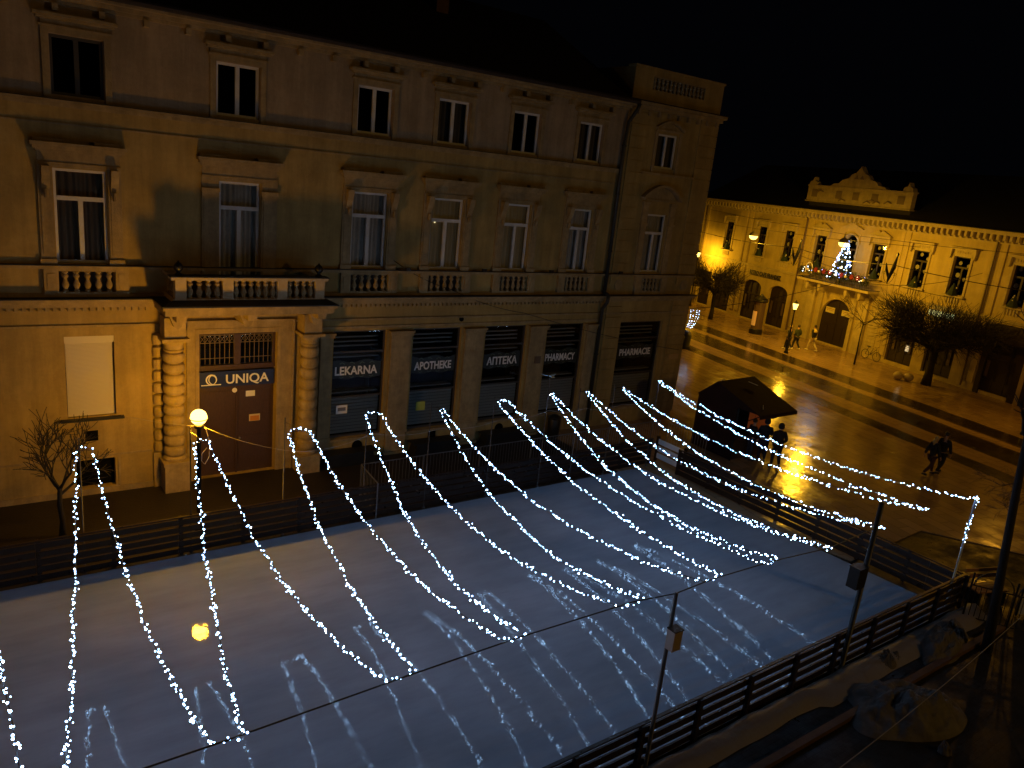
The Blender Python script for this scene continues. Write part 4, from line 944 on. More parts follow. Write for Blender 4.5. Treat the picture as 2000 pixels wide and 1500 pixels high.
# crowd barriers between the rink and the shops
def barrier(x0, y0, x1, y1, label, h=1.1, proto=[None]):
    L = math.hypot(x1-x0, y1-y0); t = empty('crowd_barrier', (x0,y0,0), math.atan2(y1-y0, x1-x0), label, 'barrier', 'metal barriers by the rink')
    q = MB(); q.tube([(0,0,.02),(0,0,h),(L,0,h),(L,0,.02)], .02, 6); q.tube([(0,0,.18),(L,0,.18)], .016, 5); q.build('frame', galv, t)
    q = MB(); n = int(L/.115)
    for k in range(1,n): q.tube([(k*L/n,0,.18),(k*L/n,0,h)], .0075, 4, cap=False)
    q.build('bars', galv, t)
    q = MB(); 
    for x in (.25, L-.25): q.box(x-.025,x+.025,-.25,.25,0,.03)
    q.build('foot', galv, t)
bl = ['metal barrier section nearest the LEKARNA window','metal barrier in front of the first shop pier','metal barrier below the APOTHEKE window','metal barrier below the Cyrillic lettered window','metal barrier below the PHARMACY window','metal barrier below the corner tower']
for k in range(6): barrier(9.52+k*2.17, -3.04+.02*k, 9.52+(k+1)*2.17-.05, -3.04+.02*k, bl[k])
barrier(9.50,-3.08,9.36,-4.5,'short metal barrier turning towards the plank fence'); barrier(22.6,-3.3,23.0,-4.95,'metal barrier between the white boards and the kiosk')
# low dark cellar hatches and bin by the shop fronts
for i, (x, lb) in enumerate(((10.3,'dark sloping cellar hatch below the LEKARNA window'),(13.6,'dark sloping cellar hatch below the APOTHEKE window'),(16.6,'dark sloping cellar hatch below the Cyrillic lettering'))):
    q = MB(); q.prism([(-.9,0),(.9,0),(.8,.42),(-.8,.42)], -.62, -.16); q.box(-.95,.95,-.66,-.15,.422,.47)
    o = q.build('cellar_hatch', flash, loc=(x,0,0.012)); tag(o, lb, 'hatch', 'cellar hatches')
t = empty('waste_bin', (19.0,-.55,.012), 0, 'round black waste bin under the PHARMACY window', 'bin'); MB().lathe([(.2,0),(.24,.05),(.26,.75),(.24,.78)], n=14).build('drum', iron, t, smooth=True); MB().lathe([(.27,.78),(.27,.83),(.1,.92),(.02,.93)], n=14).build('lid', iron, t, smooth=True)

# ================================================================ KIOSK
K = empty('kiosk', (25.15,-4.6,0), 0, 'dark market kiosk with a gabled tarpaulin roof and front canopy, standing on the wet square', 'kiosk')
tarp = mat('grey_tarpaulin', (.040,.017,.012), .8, spec=.15, var=.3, vscale=2.5, bump=.4, bscale=5)
q = MB(); th = .03
def slab(q, a, b, c, d, t=.04):
    n_ = (Vector(b)-Vector(a)).cross(Vector(d)-Vector(a)).normalized()*t
    vs = [Vector(v) for v in (a,b,c,d)]; vs += [v-n_ for v in vs]
    q.add(vs, [(0,1,2,3),(7,6,5,4),(0,4,5,1),(1,5,6,2),(2,6,7,3),(3,7,4,0)])
slab(q, (-1.05,-1.72,2.20), (1.25,-1.72,2.20), (1.35,.58,2.96), (-1.02,.50,2.94)); slab(q, (-1.02,.50,2.94), (1.35,.58,2.96), (1.25,1.45,2.22), (-1.0,1.4,2.2))
q.build('roof', tarp, K)
q = MB(); q.box(-1.05,1.25,-1.74,-1.70,2.06,2.19); q.box(-.98,-.94,-.62,1.35,.05,2.2); q.prism([(-.62,2.2),(1.35,2.2),(.5,2.9)], -.02, .02) if False else None
q.add([(-.96,-1.6,2.19),(-.96,1.38,2.19),(-.96,.5,2.91),(-.99,-1.6,2.19),(-.99,1.38,2.19),(-.99,.5,2.91)], [(0,1,2),(5,4,3),(0,3,4,1),(1,4,5,2),(2,5,3,0)])
q.build('gable_cloth', tarp, K)
q = MB(); q.box(-.95,1.15,1.28,1.34,.05,2.2); q.box(1.1,1.16,-.6,1.3,.05,2.2); q.box(-.93,1.1,-.66,-.60,.05,.95); q.build('wall_boards', mat('kiosk_boards', (.05,.03,.02), .6, var=.4, vscale=5), K)
q = MB(); q.box(-.96,1.16,-.95,-.60,.95,1.0); q.build('counter', brown_wood, K)
q = MB(); q.box(.15,1.05,-.70,-.665,1.02,2.1); q.box(-.25,.1,-.70,-.665,1.3,2.1); q.build('red_curtain', mat('red_cloth_glow', (.28,.06,.02), .8, var=.3, emit=(1,.20,.03), es=.05), K)  # faint glow in the cloth stands in for light inside the kiosk
q = MB()
for x, y in ((-.95,-.66),(1.12,-.66),(-.95,1.34),(1.12,1.34)): q.tube([(x,y,0),(x,y,2.2)], .03, 6)
for x in (-.95,1.12): q.tube([(x,-.66,1.5),(x,-1.66,2.15)], .02, 6)
q.build('poles', iron, K)
q = MB(); q.tube([(-.5,-1.4,2.32),(-.25,-1.2,2.40)], .012, 5); q.tube([(.5,.2,2.9),(.75,-.1,2.8)], .012, 5); q.tube([(-.9,.45,2.97),(-.55,.55,2.97)], .018, 5); q.build('wet_tape', mat('pale_tape', (.7,.6,.4), .3), K)

# ================================================================ PEOPLE
skin_m = mat('skin', (.42,.25,.17), .6); hair_m = mat('dark_hair', (.02,.014,.01), .6); blond = mat('blond_hair', (.45,.33,.14), .6)
black_cloth = mat('black_cloth', (.012,.012,.014), .85, bump=.3, bscale=30); dk_green = mat('dark_green_cloth', (.02,.03,.022), .85); jeans = mat('dark_jeans', (.02,.025,.04), .85); cream = mat('cream_trousers', (.55,.47,.30), .85); pale_j = mat('pale_jacket', (.62,.50,.22), .8); shoe_d = mat('dark_shoes', (.015,.015,.015), .6); shoe_w = mat('white_shoes', (.7,.65,.55), .6); plaid = mat('dark_red_cloth', (.05,.015,.012), .85)
def skinned(name, nodes, edges, root, m, parent, extra=None, sub=1):
    me = bpy.data.meshes.new(name); keys = list(nodes); ix = {k: i for i, k in enumerate(keys)}
    me.from_pydata([nodes[k][0] for k in keys], [(ix[a], ix[b]) for a, b in edges], []); me.update()
    o = bpy.data.objects.new(name, me); C.objects.link(o); o.modifiers.new('s', 'SKIN'); sv = me.skin_vertices[0].data
    for k in keys: r = nodes[k][1]; sv[ix[k]].radius = r if isinstance(r, tuple) else (r, r); sv[ix[k]].use_root = (k == root)
    sm = o.modifiers.new('ss', 'SUBSURF'); sm.levels = sub; sm.render_levels = sub
    bpy.context.view_layer.update(); ev = o.evaluated_get(bpy.context.evaluated_depsgraph_get()).to_mesh()
    vs = [tuple(v.co) for v in ev.vertices]; fs = [tuple(p.vertices) for p in ev.polygons]; bpy.data.objects.remove(o)
    q = MB(); q.add(vs, fs)
    if extra: q.add(extra.v, extra.f)
    return q.build(name, m, parent, smooth=True)
def person(loc, rz, label, H=1.75, stride=0., top=black_cloth, bot=black_cloth, shoe=shoe_d, hair=hair_m, arms='down', hood=False, lean=0, long=False, group=None, hem=.0):
    """figure facing local -y, one continuous body; jacket, trousers, shoes and hair are its children"""
    k = H/1.75; t = empty('person', loc, rz, label, 'person', group)
    V = lambda x, y, z: (x*k, (y - lean*max(0, z-.9))*k, z*k)
    s = stride; hipz = .92-.06*abs(s)
    J = {'pel': (V(0,0,hipz), (.13*k,.10*k)), 'sp': (V(0,.0,1.12), (.12*k,.09*k)), 'ch': (V(0,.0,1.33), (.155*k,.10*k)), 'nk0': (V(0,.0,1.46), .06*k), 'nk': (V(0,-.01,1.52), .05*k), 'hd0': (V(0,-.02,1.575), (.062*k,.075*k)), 'hd': (V(0,-.03,1.66), (.075*k,.09*k)), 'hdt': (V(0,-.02,1.725), (.05*k,.06*k))}
    E_ = [('pel','sp'),('sp','ch'),('ch','nk0'),('nk0','nk'),('nk','hd0'),('hd0','hd'),('hd','hdt')]
    for sg, nm in ((-1,'l'),(1,'r')):
        f = s*sg
        kx = .105*sg; fy = -.34*f; ky = -.22*f if f > 0 else -.06*f
        J['hp'+nm] = (V(.10*sg,0,hipz-.05), .085*k); J['kn'+nm] = (V(kx,ky-.02,.50), .058*k); J['an'+nm] = (V(.11*sg,fy+.02 if f >= 0 else fy+.10,.09 if f >= 0 else .15), .038*k); J['to'+nm] = (V(.12*sg,(fy if f >= 0 else fy+.08)-.15,.035 if f >= 0 else .06), (.04*k,.028*k))
        E_ += [('pel','hp'+nm),('hp'+nm,'kn'+nm),('kn'+nm,'an'+nm),('an'+nm,'to'+nm)]
        J['sh'+nm] = (V(.185*sg,0,1.41), .06*k)
        if arms == 'pocket': el = V(.27*sg,.07,1.14); wr = V(.19*sg,-.10,.98); hd = V(.17*sg,-.14,.93)
        elif arms == 'phone': el = V(.25*sg,.0,1.15); wr = V(.12*sg,-.22,1.26); hd = V(.09*sg,-.27,1.31)
        else: el = V(.235*sg,.02+.10*f,1.13); wr = V(.25*sg,.0+.20*f,.90); hd = V(.25*sg,-.02+.22*f,.82)
        J['el'+nm] = (el, .045*k); J['wr'+nm] = (wr, .030*k); J['hn'+nm] = (hd, (.040*k,.020*k))
        E_ += [('ch','sh'+nm),('sh'+nm,'el'+nm),('el'+nm,'wr'+nm),('wr'+nm,'hn'+nm)]
    ex = MB()
    for nm, sg in (('l',-1),('r',1)):
        h = Vector(J['hn'+nm][0]); w_ = Vector(J['wr'+nm][0]); d = (h-w_).normalized(); sd = Vector((0,1,0)) if abs(d.y) < .8 else Vector((1,0,0)); sd = (sd-d*sd.dot(d)).normalized(); inn = Vector((-sg,0,0))
        for j, (o_, L) in enumerate(((-.03,.065),(-.01,.078),(.01,.075),(.03,.058))):
            b_ = h+d*.02*k+sd*o_*k; ex.tube([b_, b_+d*L*.55*k, b_+(d*L*.85+inn*L*.35)*k], [.009*k,.0085*k,.006*k], 6)
        b_ = h-d*.02*k+sd*(-.035)*k; ex.tube([b_, b_+(d*.03-sd*.022)*k, b_+(d*.06-sd*.02+inn*.012)*k], [.011*k,.009*k,.007*k], 6)
    hc = Vector(J['hd'][0]); ex.add([hc+Vector(v)*k for v in ((-.012,-.085,-.03),(.012,-.085,-.03),(0,-.112,-.028),(0,-.088,.015))], [(0,2,3),(2,1,3),(0,1,2),(0,3,1)])
    for sg in (-1,1): ex.sphere(hc+Vector((.078*sg,.0,-.01))*k, .022*k, 6); ex.sphere(hc+Vector((.03*sg,-.083,.008))*k, .009*k, 6)
    skinned('body', J, E_, 'pel', skin_m, t, ex)
    g_ = lambda n, a: (J[n][0], tuple(r+a*k for r in (J[n][1] if isinstance(J[n][1], tuple) else (J[n][1],)*2)))
    a = .028
    names_ = ['sp','ch','nk0','shl','shr','ell','elr','wrl','wrr']; Jk = {n: g_(n, a if n not in ('nk0',) else .02) for n in names_}
    Jk['w0'] = (V(0,0,hipz+.04-(.30 if long else 0)), (.165*k+hem,.135*k+hem)); Jk['w1'] = (V(0,0,hipz+.10), (.155*k,.125*k))
    Ek = [('w0','w1'),('w1','sp'),('sp','ch'),('ch','nk0'),('ch','shl'),('shl','ell'),('ell','wrl'),('ch','shr'),('shr','elr'),('elr','wrr')]
    if hood: Jk['hk'] = (V(0,.03,1.54), .085*k); Ek.append(('nk0','hk'))
    skinned('jacket', Jk, Ek, 'sp', top, t)
    Jt = {n: g_(n, .024) for n in ('hpl','hpr','knl','knr')}; Jt['pel'] = (J['pel'][0], (.145*k,.12*k))
    for nm in 'lr': a0 = Vector(J['an'+nm][0]); Jt['an'+nm] = (tuple(a0+Vector((0,0,.02*k))), .056*k)
    skinned('trousers', Jt, [('pel','hpl'),('hpl','knl'),('knl','anl'),('pel','hpr'),('hpr','knr'),('knr','anr')], 'pel', bot, t)
    for nm in 'lr':
        a0 = Vector(J['an'+nm][0]); t0 = Vector(J['to'+nm][0]); q = MB()
        q.tube([a0+Vector((0,.06,-.045))*k, a0+Vector((0,.02,-.03))*k, a0.lerp(t0,.5)+Vector((0,0,-.004))*k, t0+Vector((0,-.01,.0)), t0+Vector((0,-.05,.0))*k], [.03*k,.052*k,.048*k,.044*k,.018*k], 8); q.build('shoe', shoe, t, smooth=True)
    q = MB()
    hh = [(.02,.115),(.055,.10),(.085,.055),(.094,0),(.088,-.05)] if not hood else [(.02,.13),(.07,.11),(.105,.05),(.115,-.03),(.10,-.10)]
    c_ = hc+Vector((0,.022*k,.015*k)); q.lathe([(r*k, z*k) for r, z in reversed(hh)], tuple(c_), 12)
    if long: q.tube([c_+Vector((0,.07,-.02))*k, c_+Vector((0,.10,-.15))*k, c_+Vector((0,.09,-.30))*k], [.07*k,.075*k,.03*k], 8)
    q.build('hair' if not hood else 'cap', hair if not hood else top, t, smooth=True)
    return t
person((25.39,-6.46,.012), 2.6, 'man in a black winter jacket and cap standing outermost by the kiosk canopy', 1.78, arms='pocket', hood=True, stride=.18)
person((25.36,-5.84,.012), 2.2, 'person in a black hooded jacket standing between the outermost man and the kiosk counter', 1.78, hood=True, arms='phone', bot=jeans, stride=.08)
person((25.02,-5.50,.012), 1.2, 'person in dark clothes standing close under the kiosk canopy', 1.72, arms='pocket', bot=jeans)
person((47.45,8.60,.02), FROT-PI/2+.25, 'walker in dark jacket and white shoes directly behind the lantern post', 1.72, stride=.5, shoe=shoe_w, top=mat('navy_cloth', (.02,.025,.05), .85), hair=blond)
person((48.15,8.45,.02), FROT-PI/2, 'walker in dark green coat, middle of the three by the gate', 1.76, stride=.55, top=dk_green, bot=black_cloth, shoe=shoe_w, arms='pocket')
person((49.15,7.80,.02), FROT-PI/2, 'walker in cream trousers with pale shoulders nearest the arched gate', 1.86, stride=.8, top=black_cloth, bot=cream, shoe=shoe_w)
t_ = [o for o in C.objects if o.get('label','').startswith('walker in cream')][0]
q = MB(); q.lathe([(.20,1.36),(.21,1.46),(.12,1.56),(.08,1.60)], n=10); q.build('scarf', pale_j, t_, smooth=True)
person((31.30,-9.55,.012), PI/2-.35, 'long-haired blonde pedestrian in a dark coat, left one of the pair', 1.64, stride=.85, top=black_cloth, bot=plaid, hair=blond, long=True)
person((31.95,-9.62,.012), PI/2-.1, 'pedestrian in black jacket, right one of the pair on the dark square', 1.76, stride=.7, top=black_cloth, bot=black_cloth)

# ================================================================ TREES (bare, winter)
def grow(mb, p, d, L, r, depth, rr, spread=.6, up=.12, tips=None, minr=.004, kids=(2,3)):
    pts = [p]; dd = d.copy(); n = 4
    for i in range(n):
        dd = (dd+Vector((rr.gauss(0,.11), rr.gauss(0,.11), rr.gauss(0,.08)+up*.3))).normalized(); pts.append(pts[-1]+dd*L/n)
    mb.tube(pts, [max(minr, r*(1-.45*i/n)) for i in range(n+1)], 6 if r > .03 else (4 if r > .012 else 3), cap=False)
    if depth == 0: return
    for k in range(rr.randint(*kids)+1):
        at = pts[rr.randint(2, n)] if k else pts[-1]
        ax = Vector((rr.gauss(0,1), rr.gauss(0,1), rr.gauss(0,1))); ax = (ax-dd*ax.dot(dd)).normalized()
        nd = (dd+ax*rr.uniform(.4,1.1)*spread*1.5+Vector((0,0,up))).normalized()
        grow(mb, at, nd, L*rr.uniform(.62,.88), max(minr, r*.55*rr.uniform(.8,1.1)), depth-1, rr, spread, up, tips, minr, kids)
def tree(loc, h, r, label, seed, limbs, L, depth, lean=(0,0), spread=.6, up=.1, el=.5, kids=(2,3), minr=.005, tag_g='bare winter trees'):
    rr = random.Random(seed); t = empty('bare_tree', loc, 0, label, 'tree', tag_g)
    tr = MB(); top = Vector((lean[0], lean[1], h)); pts = [Vector((0,0,0)), top*.33+Vector((.03,.02,0)), top*.66+Vector((-.02,.02,0)), top]
    tr.tube(pts, [r*1.35, r, r*.9, r*.75], 9); tr.build('trunk', bark, t, smooth=True)
    cr = MB()
    for k in range(limbs):
        a = 2*PI*k/limbs+rr.uniform(-.3,.3); e = el*rr.uniform(.6,1.4); d = Vector((math.cos(a)*math.cos(e), math.sin(a)*math.cos(e), math.sin(e)))
        grow(cr, top-Vector((0,0,rr.uniform(0,h*.18))), d, L*rr.uniform(.8,1.15), r*.55, depth, rr, spread, up, None, minr, kids)
    cr.build('crown', bark, t); return t
tree((1.72,-2.44,0), 1.35, .070, 'small bare tree in front of the cream shutter at left', 15, 6, .74, 3, spread=.62, up=.16, el=.85, minr=.008)
def pollard(loc, h, r, cw, ch, label, seed, ntw=2600, cz=None, off=(0,0), tw=.9, rz=0):
    """dense umbrella crown: knuckled limbs with thousands of thin twigs"""
    rr = random.Random(seed); t = empty('bare_tree', loc, rz, label, 'tree', 'bare winter trees')
    tr = MB(); tr.tube([(0,0,0),(.03,.02,h*.4),(-.02,.03,h*.8),(0,0,h)], [r*1.4,r,r*.95,r*1.1], 10); tr.build('trunk', bark, t, smooth=True)
    cr = MB(); ends = []
    for k in range(13):
        a = 2*PI*k/13+rr.uniform(-.2,.2); rad = rr.uniform(.35,.85); e = Vector((off[0]+math.cos(a)*cw*rad, off[1]+math.sin(a)*cw*rad*.75, h+ch*rr.uniform(.15,.75)))
        m_ = e*.5+Vector((0,0,h*.38)); m_.z = h+(e.z-h)*.35
        cr.tube([(0,0,h*.93), tuple(m_*.6+Vector((0,0,h*.4))), tuple(m_), tuple(e)], [r*.6,r*.42,r*.3,r*.18], 6); ends += [(e, r*.18), (m_.lerp(e,.5), r*.2)]
    for k in range(ntw):
        e, _ = ends[rr.randrange(len(ends))]; p = e+Vector((rr.gauss(0,cw*.10), rr.gauss(0,cw*.10), rr.gauss(0,ch*.10)))
        rad = Vector((p.x-off[0], p.y-off[1], (p.z-h-ch*.25)*1.8)); rad = rad.normalized() if rad.length > .01 else Vector((0,0,1))
        d = (rad+Vector((rr.gauss(0,.55), rr.gauss(0,.55), rr.gauss(0,.45)+.15))).normalized(); L = tw*rr.uniform(.35,1.1)
        b_ = p+d*L*.5+Vector((rr.gauss(0,.05), rr.gauss(0,.05), .0)); c_ = p+d*L+Vector((rr.gauss(0,.09), rr.gauss(0,.09), rr.gauss(0,.08)))
        cr.tube([p,b_,c_], [.016,.011,.006], 3, cap=False)
    cr.build('crown', bark, t); return t
p = far_world(8.8, 2.31); pollard(tuple(p), 2.3, .22, 5.0, 2.75, 'large umbrella-shaped bare tree in front of the dark doorways at right', 21, 4600, off=(0,0), tw=1.15, rz=FROT)
p = far_world(-10.6, 4.2); pollard(tuple(p), 2.3, .16, 2.7, 2.6, 'bare tree beside the corner tower, its twigs glowing reddish by the lantern', 22, 2300, tw=.95, rz=FROT)
p = far_world(3.9, 3.16); t = tree(tuple(p), 2.9, .05, 'thin young tree with arching twigs right of the gate', 31, 6, .8, 3, spread=.6, up=.05, el=.6, lean=(0,0))
tree((19.75,-16.80,0), 6.6, .095, 'dark slanting tree trunk with twigs at the right edge by the rink corner', 41, 4, .8, 2, lean=(-1.0,.2), spread=.5, up=.15, el=1.2, kids=(2,3))
q = MB(); rr = random.Random(5)
o_ = [o for o in C.objects if o.get('label','').startswith('dark slanting')][0]
for k in range(5): grow(q, Vector((-1.0*(3.6+.22*k)/6.6,.1,3.6+.22*k)), Vector((rr.uniform(-.2,1), rr.uniform(.2,1), rr.uniform(-.4,.1))).normalized(), .42, .014, 3, rr, .6, -.03, None, .003)
q.build('side_twigs', bark, o_)
# iron garland arch over the young tree (arched wires between tree and balcony)
# ================================================================ DECORATIONS AND SQUARE FURNITURE
XT = empty('christmas_tree', tuple(far_world(-1.15, .78, 4.68)), FROT, 'Christmas tree covered in white and blue lights on the balcony over the gate', 'christmas tree', None)
q = MB(); rr = random.Random(3)
for k in range(1500):
    u = rr.random()**.8; z = .35+2.75*u; R_ = .95*(1-u)+.04; a = rr.uniform(0,2*PI); r0 = R_*rr.uniform(.1,.7); p = Vector((math.cos(a)*r0, math.sin(a)*r0*.8, z+.1)); d = Vector((math.cos(a), math.sin(a)*.8, rr.uniform(-.5,.1)))
    q.tube([p, p+d*R_*.45*rr.uniform(.6,1.1)], [.02,.006], 3, cap=False)
q.tube([(0,0,0),(0,0,3.1)], .04, 6); q.build('needles', MATS['dark_green_needles'], XT)
bls = {m: MB() for m in ('w','b','y')}
cnt = 0
for k in range(96):
    u = rr.random()**.9; z = .4+2.75*u; R_ = .95*(1-u)+.06; a = rr.uniform(PI*.9, PI*2.1); c_ = Vector((math.cos(a)*R_, math.sin(a)*R_*.8, z)); m = rr.choice('wwwbby')
    q = MB(); q.sphere((0,0,0), rr.choice((.03,.04,.05)), 6); o = q.build('tree_light', {'w': led_dim, 'b': led_b, 'y': led_w}[m], XT); o.location = c_
BD = empty('balcony_garland', tuple(far_world(0, 1.15, 0)), FROT, 'evergreen garland with red flowers and baubles along the balcony railing', 'garland')
q = MB()
for k in range(1500):
    x = rr.uniform(-4.9,1.8); z = 5.35+rr.gauss(0,.16)-.12*math.cos((x+1.5)*1.9)*.6; p = Vector((x, rr.gauss(0,.07), z)); d = Vector((rr.gauss(0,1), rr.gauss(0,1)-.3, rr.gauss(0,1))).normalized(); q.tube([p, p+d*.2], [.016,.004], 3, cap=False)
q.build('greenery', MATS['dark_green_needles'], BD)
redm = mat('red_petals', (.28,.02,.015), .6)
for x in (-3.1,-2.3,-1.7,-.6,.35,.9):
    q = MB()
    for j in range(7): a = j*2*PI/7; q.tube([(x,-.12,5.42),(x+.13*math.cos(a),-.17,5.42+.13*math.sin(a)),(x+.22*math.cos(a),-.13,5.42+.22*math.sin(a))], [.03,.06,.01], 5)
    q.build('red_flower', redm, BD)
for x in (-3.9,-2.75,-1.15,-.2,1.4):
    q = MB(); q.sphere((x,-.15,5.36), .10, 8); q.build('bauble', MATS['white_bauble'], BD)
q = MB(); q.tube([(-4.1,-.15,5.1)]+[(-3.8+.32*math.cos(a*PI/8+PI),-.15,5.5+.38*math.sin(a*PI/8)) for a in range(9)]+[(-3.48,-.15,5.1)], .03, 5); q.build('arch_ornament', MATS['white_bauble'], BD)
for k in range(24):
    q = MB(); q.sphere((0,0,0), rr.choice((.02,.03)), 6); o = q.build('tree_light', rr.choice((led_dim, led_b, led_w)), BD); o.location = (rr.uniform(-4.6,1.6), -.18, rr.uniform(5.15,5.6))
# dark Y-shaped street ornaments hanging from a cable
def ornament(s, d, z, label):
    t = empty('hanging_ornament', tuple(far_world(s,d,z)), FROT, label, 'street ornament', 'unlit ornaments hanging over the square')
    q = MB(); q.tube([(.30,0,.95),(.22,0,.3),(.02,0,-.35),(-.02,0,-.7)], [.05,.12,.09,.02], 7); q.tube([(-.38,0,.5),(-.25,0,.1),(0,0,-.3)], [.03,.09,.08], 7); q.tube([(.30,0,.95),(.33,0,1.1),(.28,0,1.2)], [.05,.07,.02], 7); q.build('figure', iron, t)
    q = MB()
    for sg in (-1,1): q.tube([(sg*(.1+.28*math.sin(a*.35)), 0, -.3-.3*math.cos(a*.5)) for a in range(10)], .015, 5); q.tube([(sg*(.2+.3*math.sin(a*.4)), 0, .05-.15*a*.2) for a in range(8)], .012, 4)
    q.build('curls', iron, t)
ornament(-.45, 6.0, 6.55, 'unlit Y-shaped ornament hanging left of the balcony decorations'); ornament(7.45, 6.0, 6.65, 'unlit Y-shaped ornament hanging between the windows right of the balcony')
def cable(pts, sag, label, r=.014, m=wire, n=14):
    q = MB(); P = []
    for a, b in zip(pts, pts[1:]):
        for i in range(n): u = i/n; v = Vector(a).lerp(Vector(b), u); v.z -= sag*4*u*(1-u); P.append(v)
    P.append(Vector(pts[-1])); q.tube(P, r, 4); tag(q.build('overhead_cable', m), label, 'cable')
cable([far_world(-14,6,7.2), far_world(-.45,6,7.1), far_world(7.45,6,7.1), far_world(22,6,7.3)], .25, 'dark cable carrying the Y-shaped ornaments over the square', .02)
cable([(21.6,-.1,5.0),(40,1,6.2),tuple(far_world(9.0,0.1,7.1))], .5, 'overhead cable from the corner tower to the yellow building')
cable([tuple(far_world(-8,.2,6.4)), tuple(far_world(9.1,2.2,5.5))], .3, 'sagging cable in front of the yellow facade, upper one')
cable([tuple(far_world(1.4,.3,4.3)), tuple(far_world(8.0,2.2,3.2))], .5, 'sagging cable between the balcony and the umbrella-shaped tree', .018)
cable([tuple(far_world(.9,.3,3.6)), tuple(far_world(7.3,2.0,2.9))], .55, 'lower sagging cable between the gate pier and the umbrella-shaped tree', .018)
cable([(11.6,-.05,6.9),(13.9,-.2,5.9),(17.2,-.15,5.0),(25.9,-.3,3.2),(30,3,2.9)], .12, 'thin dark cable slanting across the pharmacy front', .010)
cable([(9.49,-18.65,2.5),(16.99,-18.07,2.5)], .1, 'pale wire slanting across the dark ground at the bottom right', .007, mat('dull_cable', (.16,.14,.13), .7))
# lit metal floral column by the tower
t = empty('light_column', (38.98,10.65,.02), 0, 'dark planter column with white light arcs beside the corner tower', 'light decoration')
q = MB(); q.lathe([(.42,0),(.45,.08),(.36,.2),(.40,.9),(.30,1.1),(.12,1.2)], n=12); q.build('base', iron, t, smooth=True)
q = MB(); dotp = []
for k, (dx, w_) in enumerate(((.35,.1),(.62,.3),(.95,.55),(1.2,.75))):
    pts = [(math.sin(u*PI*.5)*dx*.6+.1*math.sin(u*PI), -.1*k+.1, 1.1+1.45*u-.15*k*0) for u in [i/10 for i in range(11)]]; q.tube(pts, .012, 4); dotp += pts[2:]
for k in range(3): pts = [(-.25+.15*k-.35*math.sin(u*PI), .1*k, 1.15+.9*u) for u in [i/8 for i in range(9)]]; q.tube(pts, .012, 4); dotp += pts[1:6]
q.build('wire_arcs', iron, t)
bm2 = bm_.copy(); bm2.materials.clear(); bm2.materials.append(led_dim)
for p in dotp:
    o = bpy.data.objects.new('bulb', bm2); C.objects.link(o); o.parent = t; o.location = Vector(p)+Vector((random.gauss(0,.02),)*3); o.scale = (random.choice((.013,.018,.024)),)*3
# advertising column
t = empty('advertising_column', tuple(far_world(-5.3,3.9,.02)), FROT, 'advertising column with a lit orange poster in front of the arched doors', 'advertising column')
q = MB(); q.lathe([(.5,0),(.5,.35),(.44,.4)], n=16); q.lathe([(.44,2.45),(.55,2.55),(.5,2.7),(.15,2.95),(.03,3.1)], n=16); q.build('frame', iron, t)
MB().lathe([(.42,.4),(.42,2.45)], n=16).build('drum', mat('ad_drum', (.12,.08,.06), .3), t)
q = MB(); vs = []
for i in range(7): a = -PI/2-.55+1.1*i/6; vs += [(.435*math.cos(a),.435*math.sin(a),.65),(.435*math.cos(a),.435*math.sin(a),1.75)]
q.add(vs, [(2*i,2*i+2,2*i+3,2*i+1) for i in range(6)]); q.build('poster', mat('orange_poster', (.6,.3,.06), .5, col2=(.5,.42,.2), vscale=4, var=.3, emit=(1,.42,.06), es=.25), t)
# stone balls
for i, (s, d, lb) in enumerate(((7.62,3.4,'left stone ball on the wet paving before the umbrella tree'),(7.99,2.92,'right stone ball on the wet paving before the umbrella tree'))):
    q = MB(); q.sphere((0,0,.27), .30, 16, .9); tag(q.build('stone_ball', mat('pale_stone_ball', (.35,.28,.18), .7, bump=.3), loc=tuple(far_world(s,d,.01)), smooth=True), lb, 'stone ball', 'stone balls')
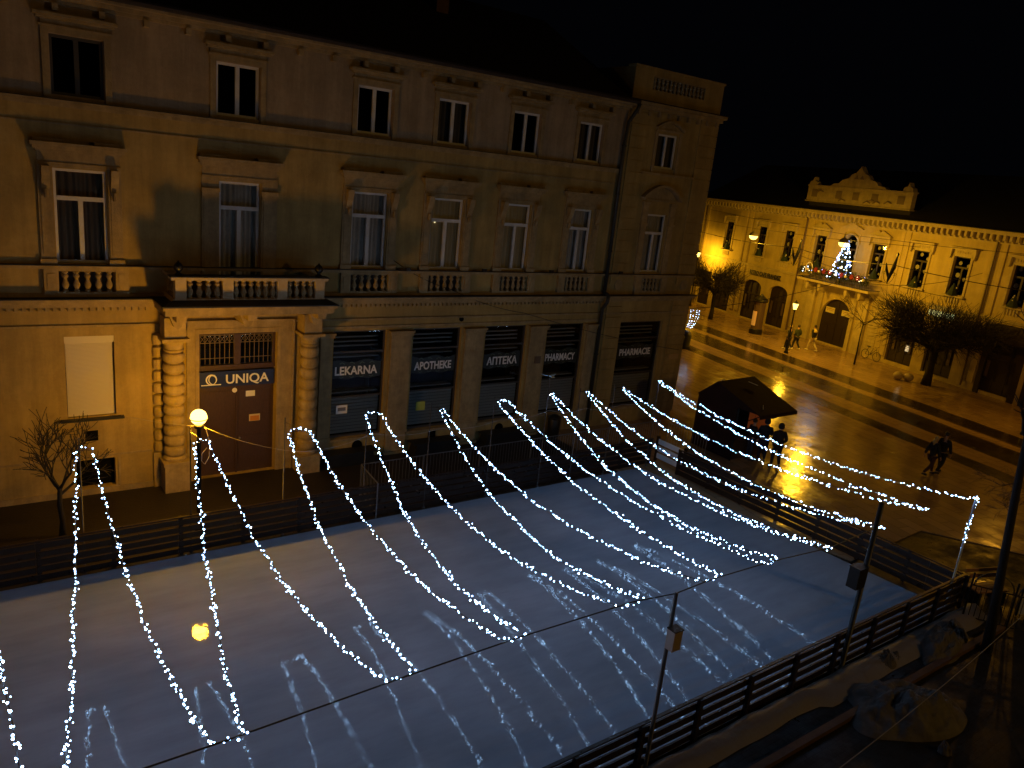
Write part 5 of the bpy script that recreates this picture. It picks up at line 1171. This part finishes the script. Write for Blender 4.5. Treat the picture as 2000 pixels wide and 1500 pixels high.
# folded bicycle stand by the gate wall
t = empty('bicycle', tuple(far_world(2.75,.5,.02)), FROT, 'dark bicycle leaning on the yellow wall right of the gate', 'bicycle')
for x in (-.5,.5): MB().tube([(x+.32*math.cos(a*PI/10), 0, .34+.32*math.sin(a*PI/10)) for a in range(21)], .02, 5).build('wheel', iron, t)
MB().tube([(-.5,0,.34),(-.1,0,.34),(.1,0,.85),(-.3,0,.85),(-.5,0,.34)], .018, 5).tube([(-.1,0,.34),(.38,0,.82)], .018, 5).build('frame', iron, t)
MB().tube([(.5,0,.34),(.38,0,.95),(.38,-.2,1.0)], .015, 5).tube([(.38,0,.95),(.38,.2,1.0)], .015, 5).build('handlebar', iron, t); MB().box(-.42,-.2,-.05,.05,.88,.93).build('saddle', iron, t)
# iron garden fence with arches and pale screen at the right
t = empty('iron_fence', (20.75,-15.75,0), math.radians(-58), 'black wrought iron fence with round arches at the right edge', 'fence')
q = MB(); 
for x in (0,1.0,2.0,3.0): q.tube([(x,0,0),(x,0,1.35)], .025, 6)
for k in range(26): q.tube([(k*.12,0,.1),(k*.12,0,1.0)], .010, 4)
for z in (.1,1.0): q.tube([(0,0,z),(3,0,z)], .02, 5)
q.build('bars', iron, t)
q = MB()
for x in (.5,1.5,2.5): q.tube([(x-.45*math.cos(a*PI/12), 0, 1.0+.45*math.sin(a*PI/12)) for a in range(13)], .02, 5)
q.build('arches', iron, t)
t = empty('canvas_screen', (22.4,-16.4,0), math.radians(-62), 'pale grey canvas screen behind the iron fence at the right edge', 'screen')
q = MB(); n = 24; vs = []
for i in range(n+1): x = 5*i/n; y = .05*math.sin(i*1.3); vs += [(x,y,.05),(x,y,2.7)]
q.add(vs, [(2*i,2*i+2,2*i+3,2*i+1) for i in range(n)]); q.build('canvas', mat('grey_canvas', (.5,.5,.5), .8, var=.3, vscale=1.5), t)
q = MB(); q.tube([(0,0,0),(0,0,2.8),(5,0,2.8),(5,0,0)], .03, 6); q.build('frame', iron, t)
t = empty('wooden_bench', (21.75,-15.45,0), math.radians(-20), 'low wooden bench beside the near right corner of the rink', 'bench')
MB().box(0,1.1,-.2,-.06,.42,.46).box(0,1.1,-.03,.11,.42,.46).box(0,1.1,.14,.28,.42,.46).build('seat', mat('bench_wood', (.30,.15,.06), .5, var=.3), t)
MB().box(0,1.1,.30,.33,.60,.72).box(0,1.1,.31,.34,.78,.88).build('backrest', MATS['bench_wood'], t)
for x in (.1,.95): MB().box(x,x+.06,-.2,.3,0,.418).build('leg', iron, t)
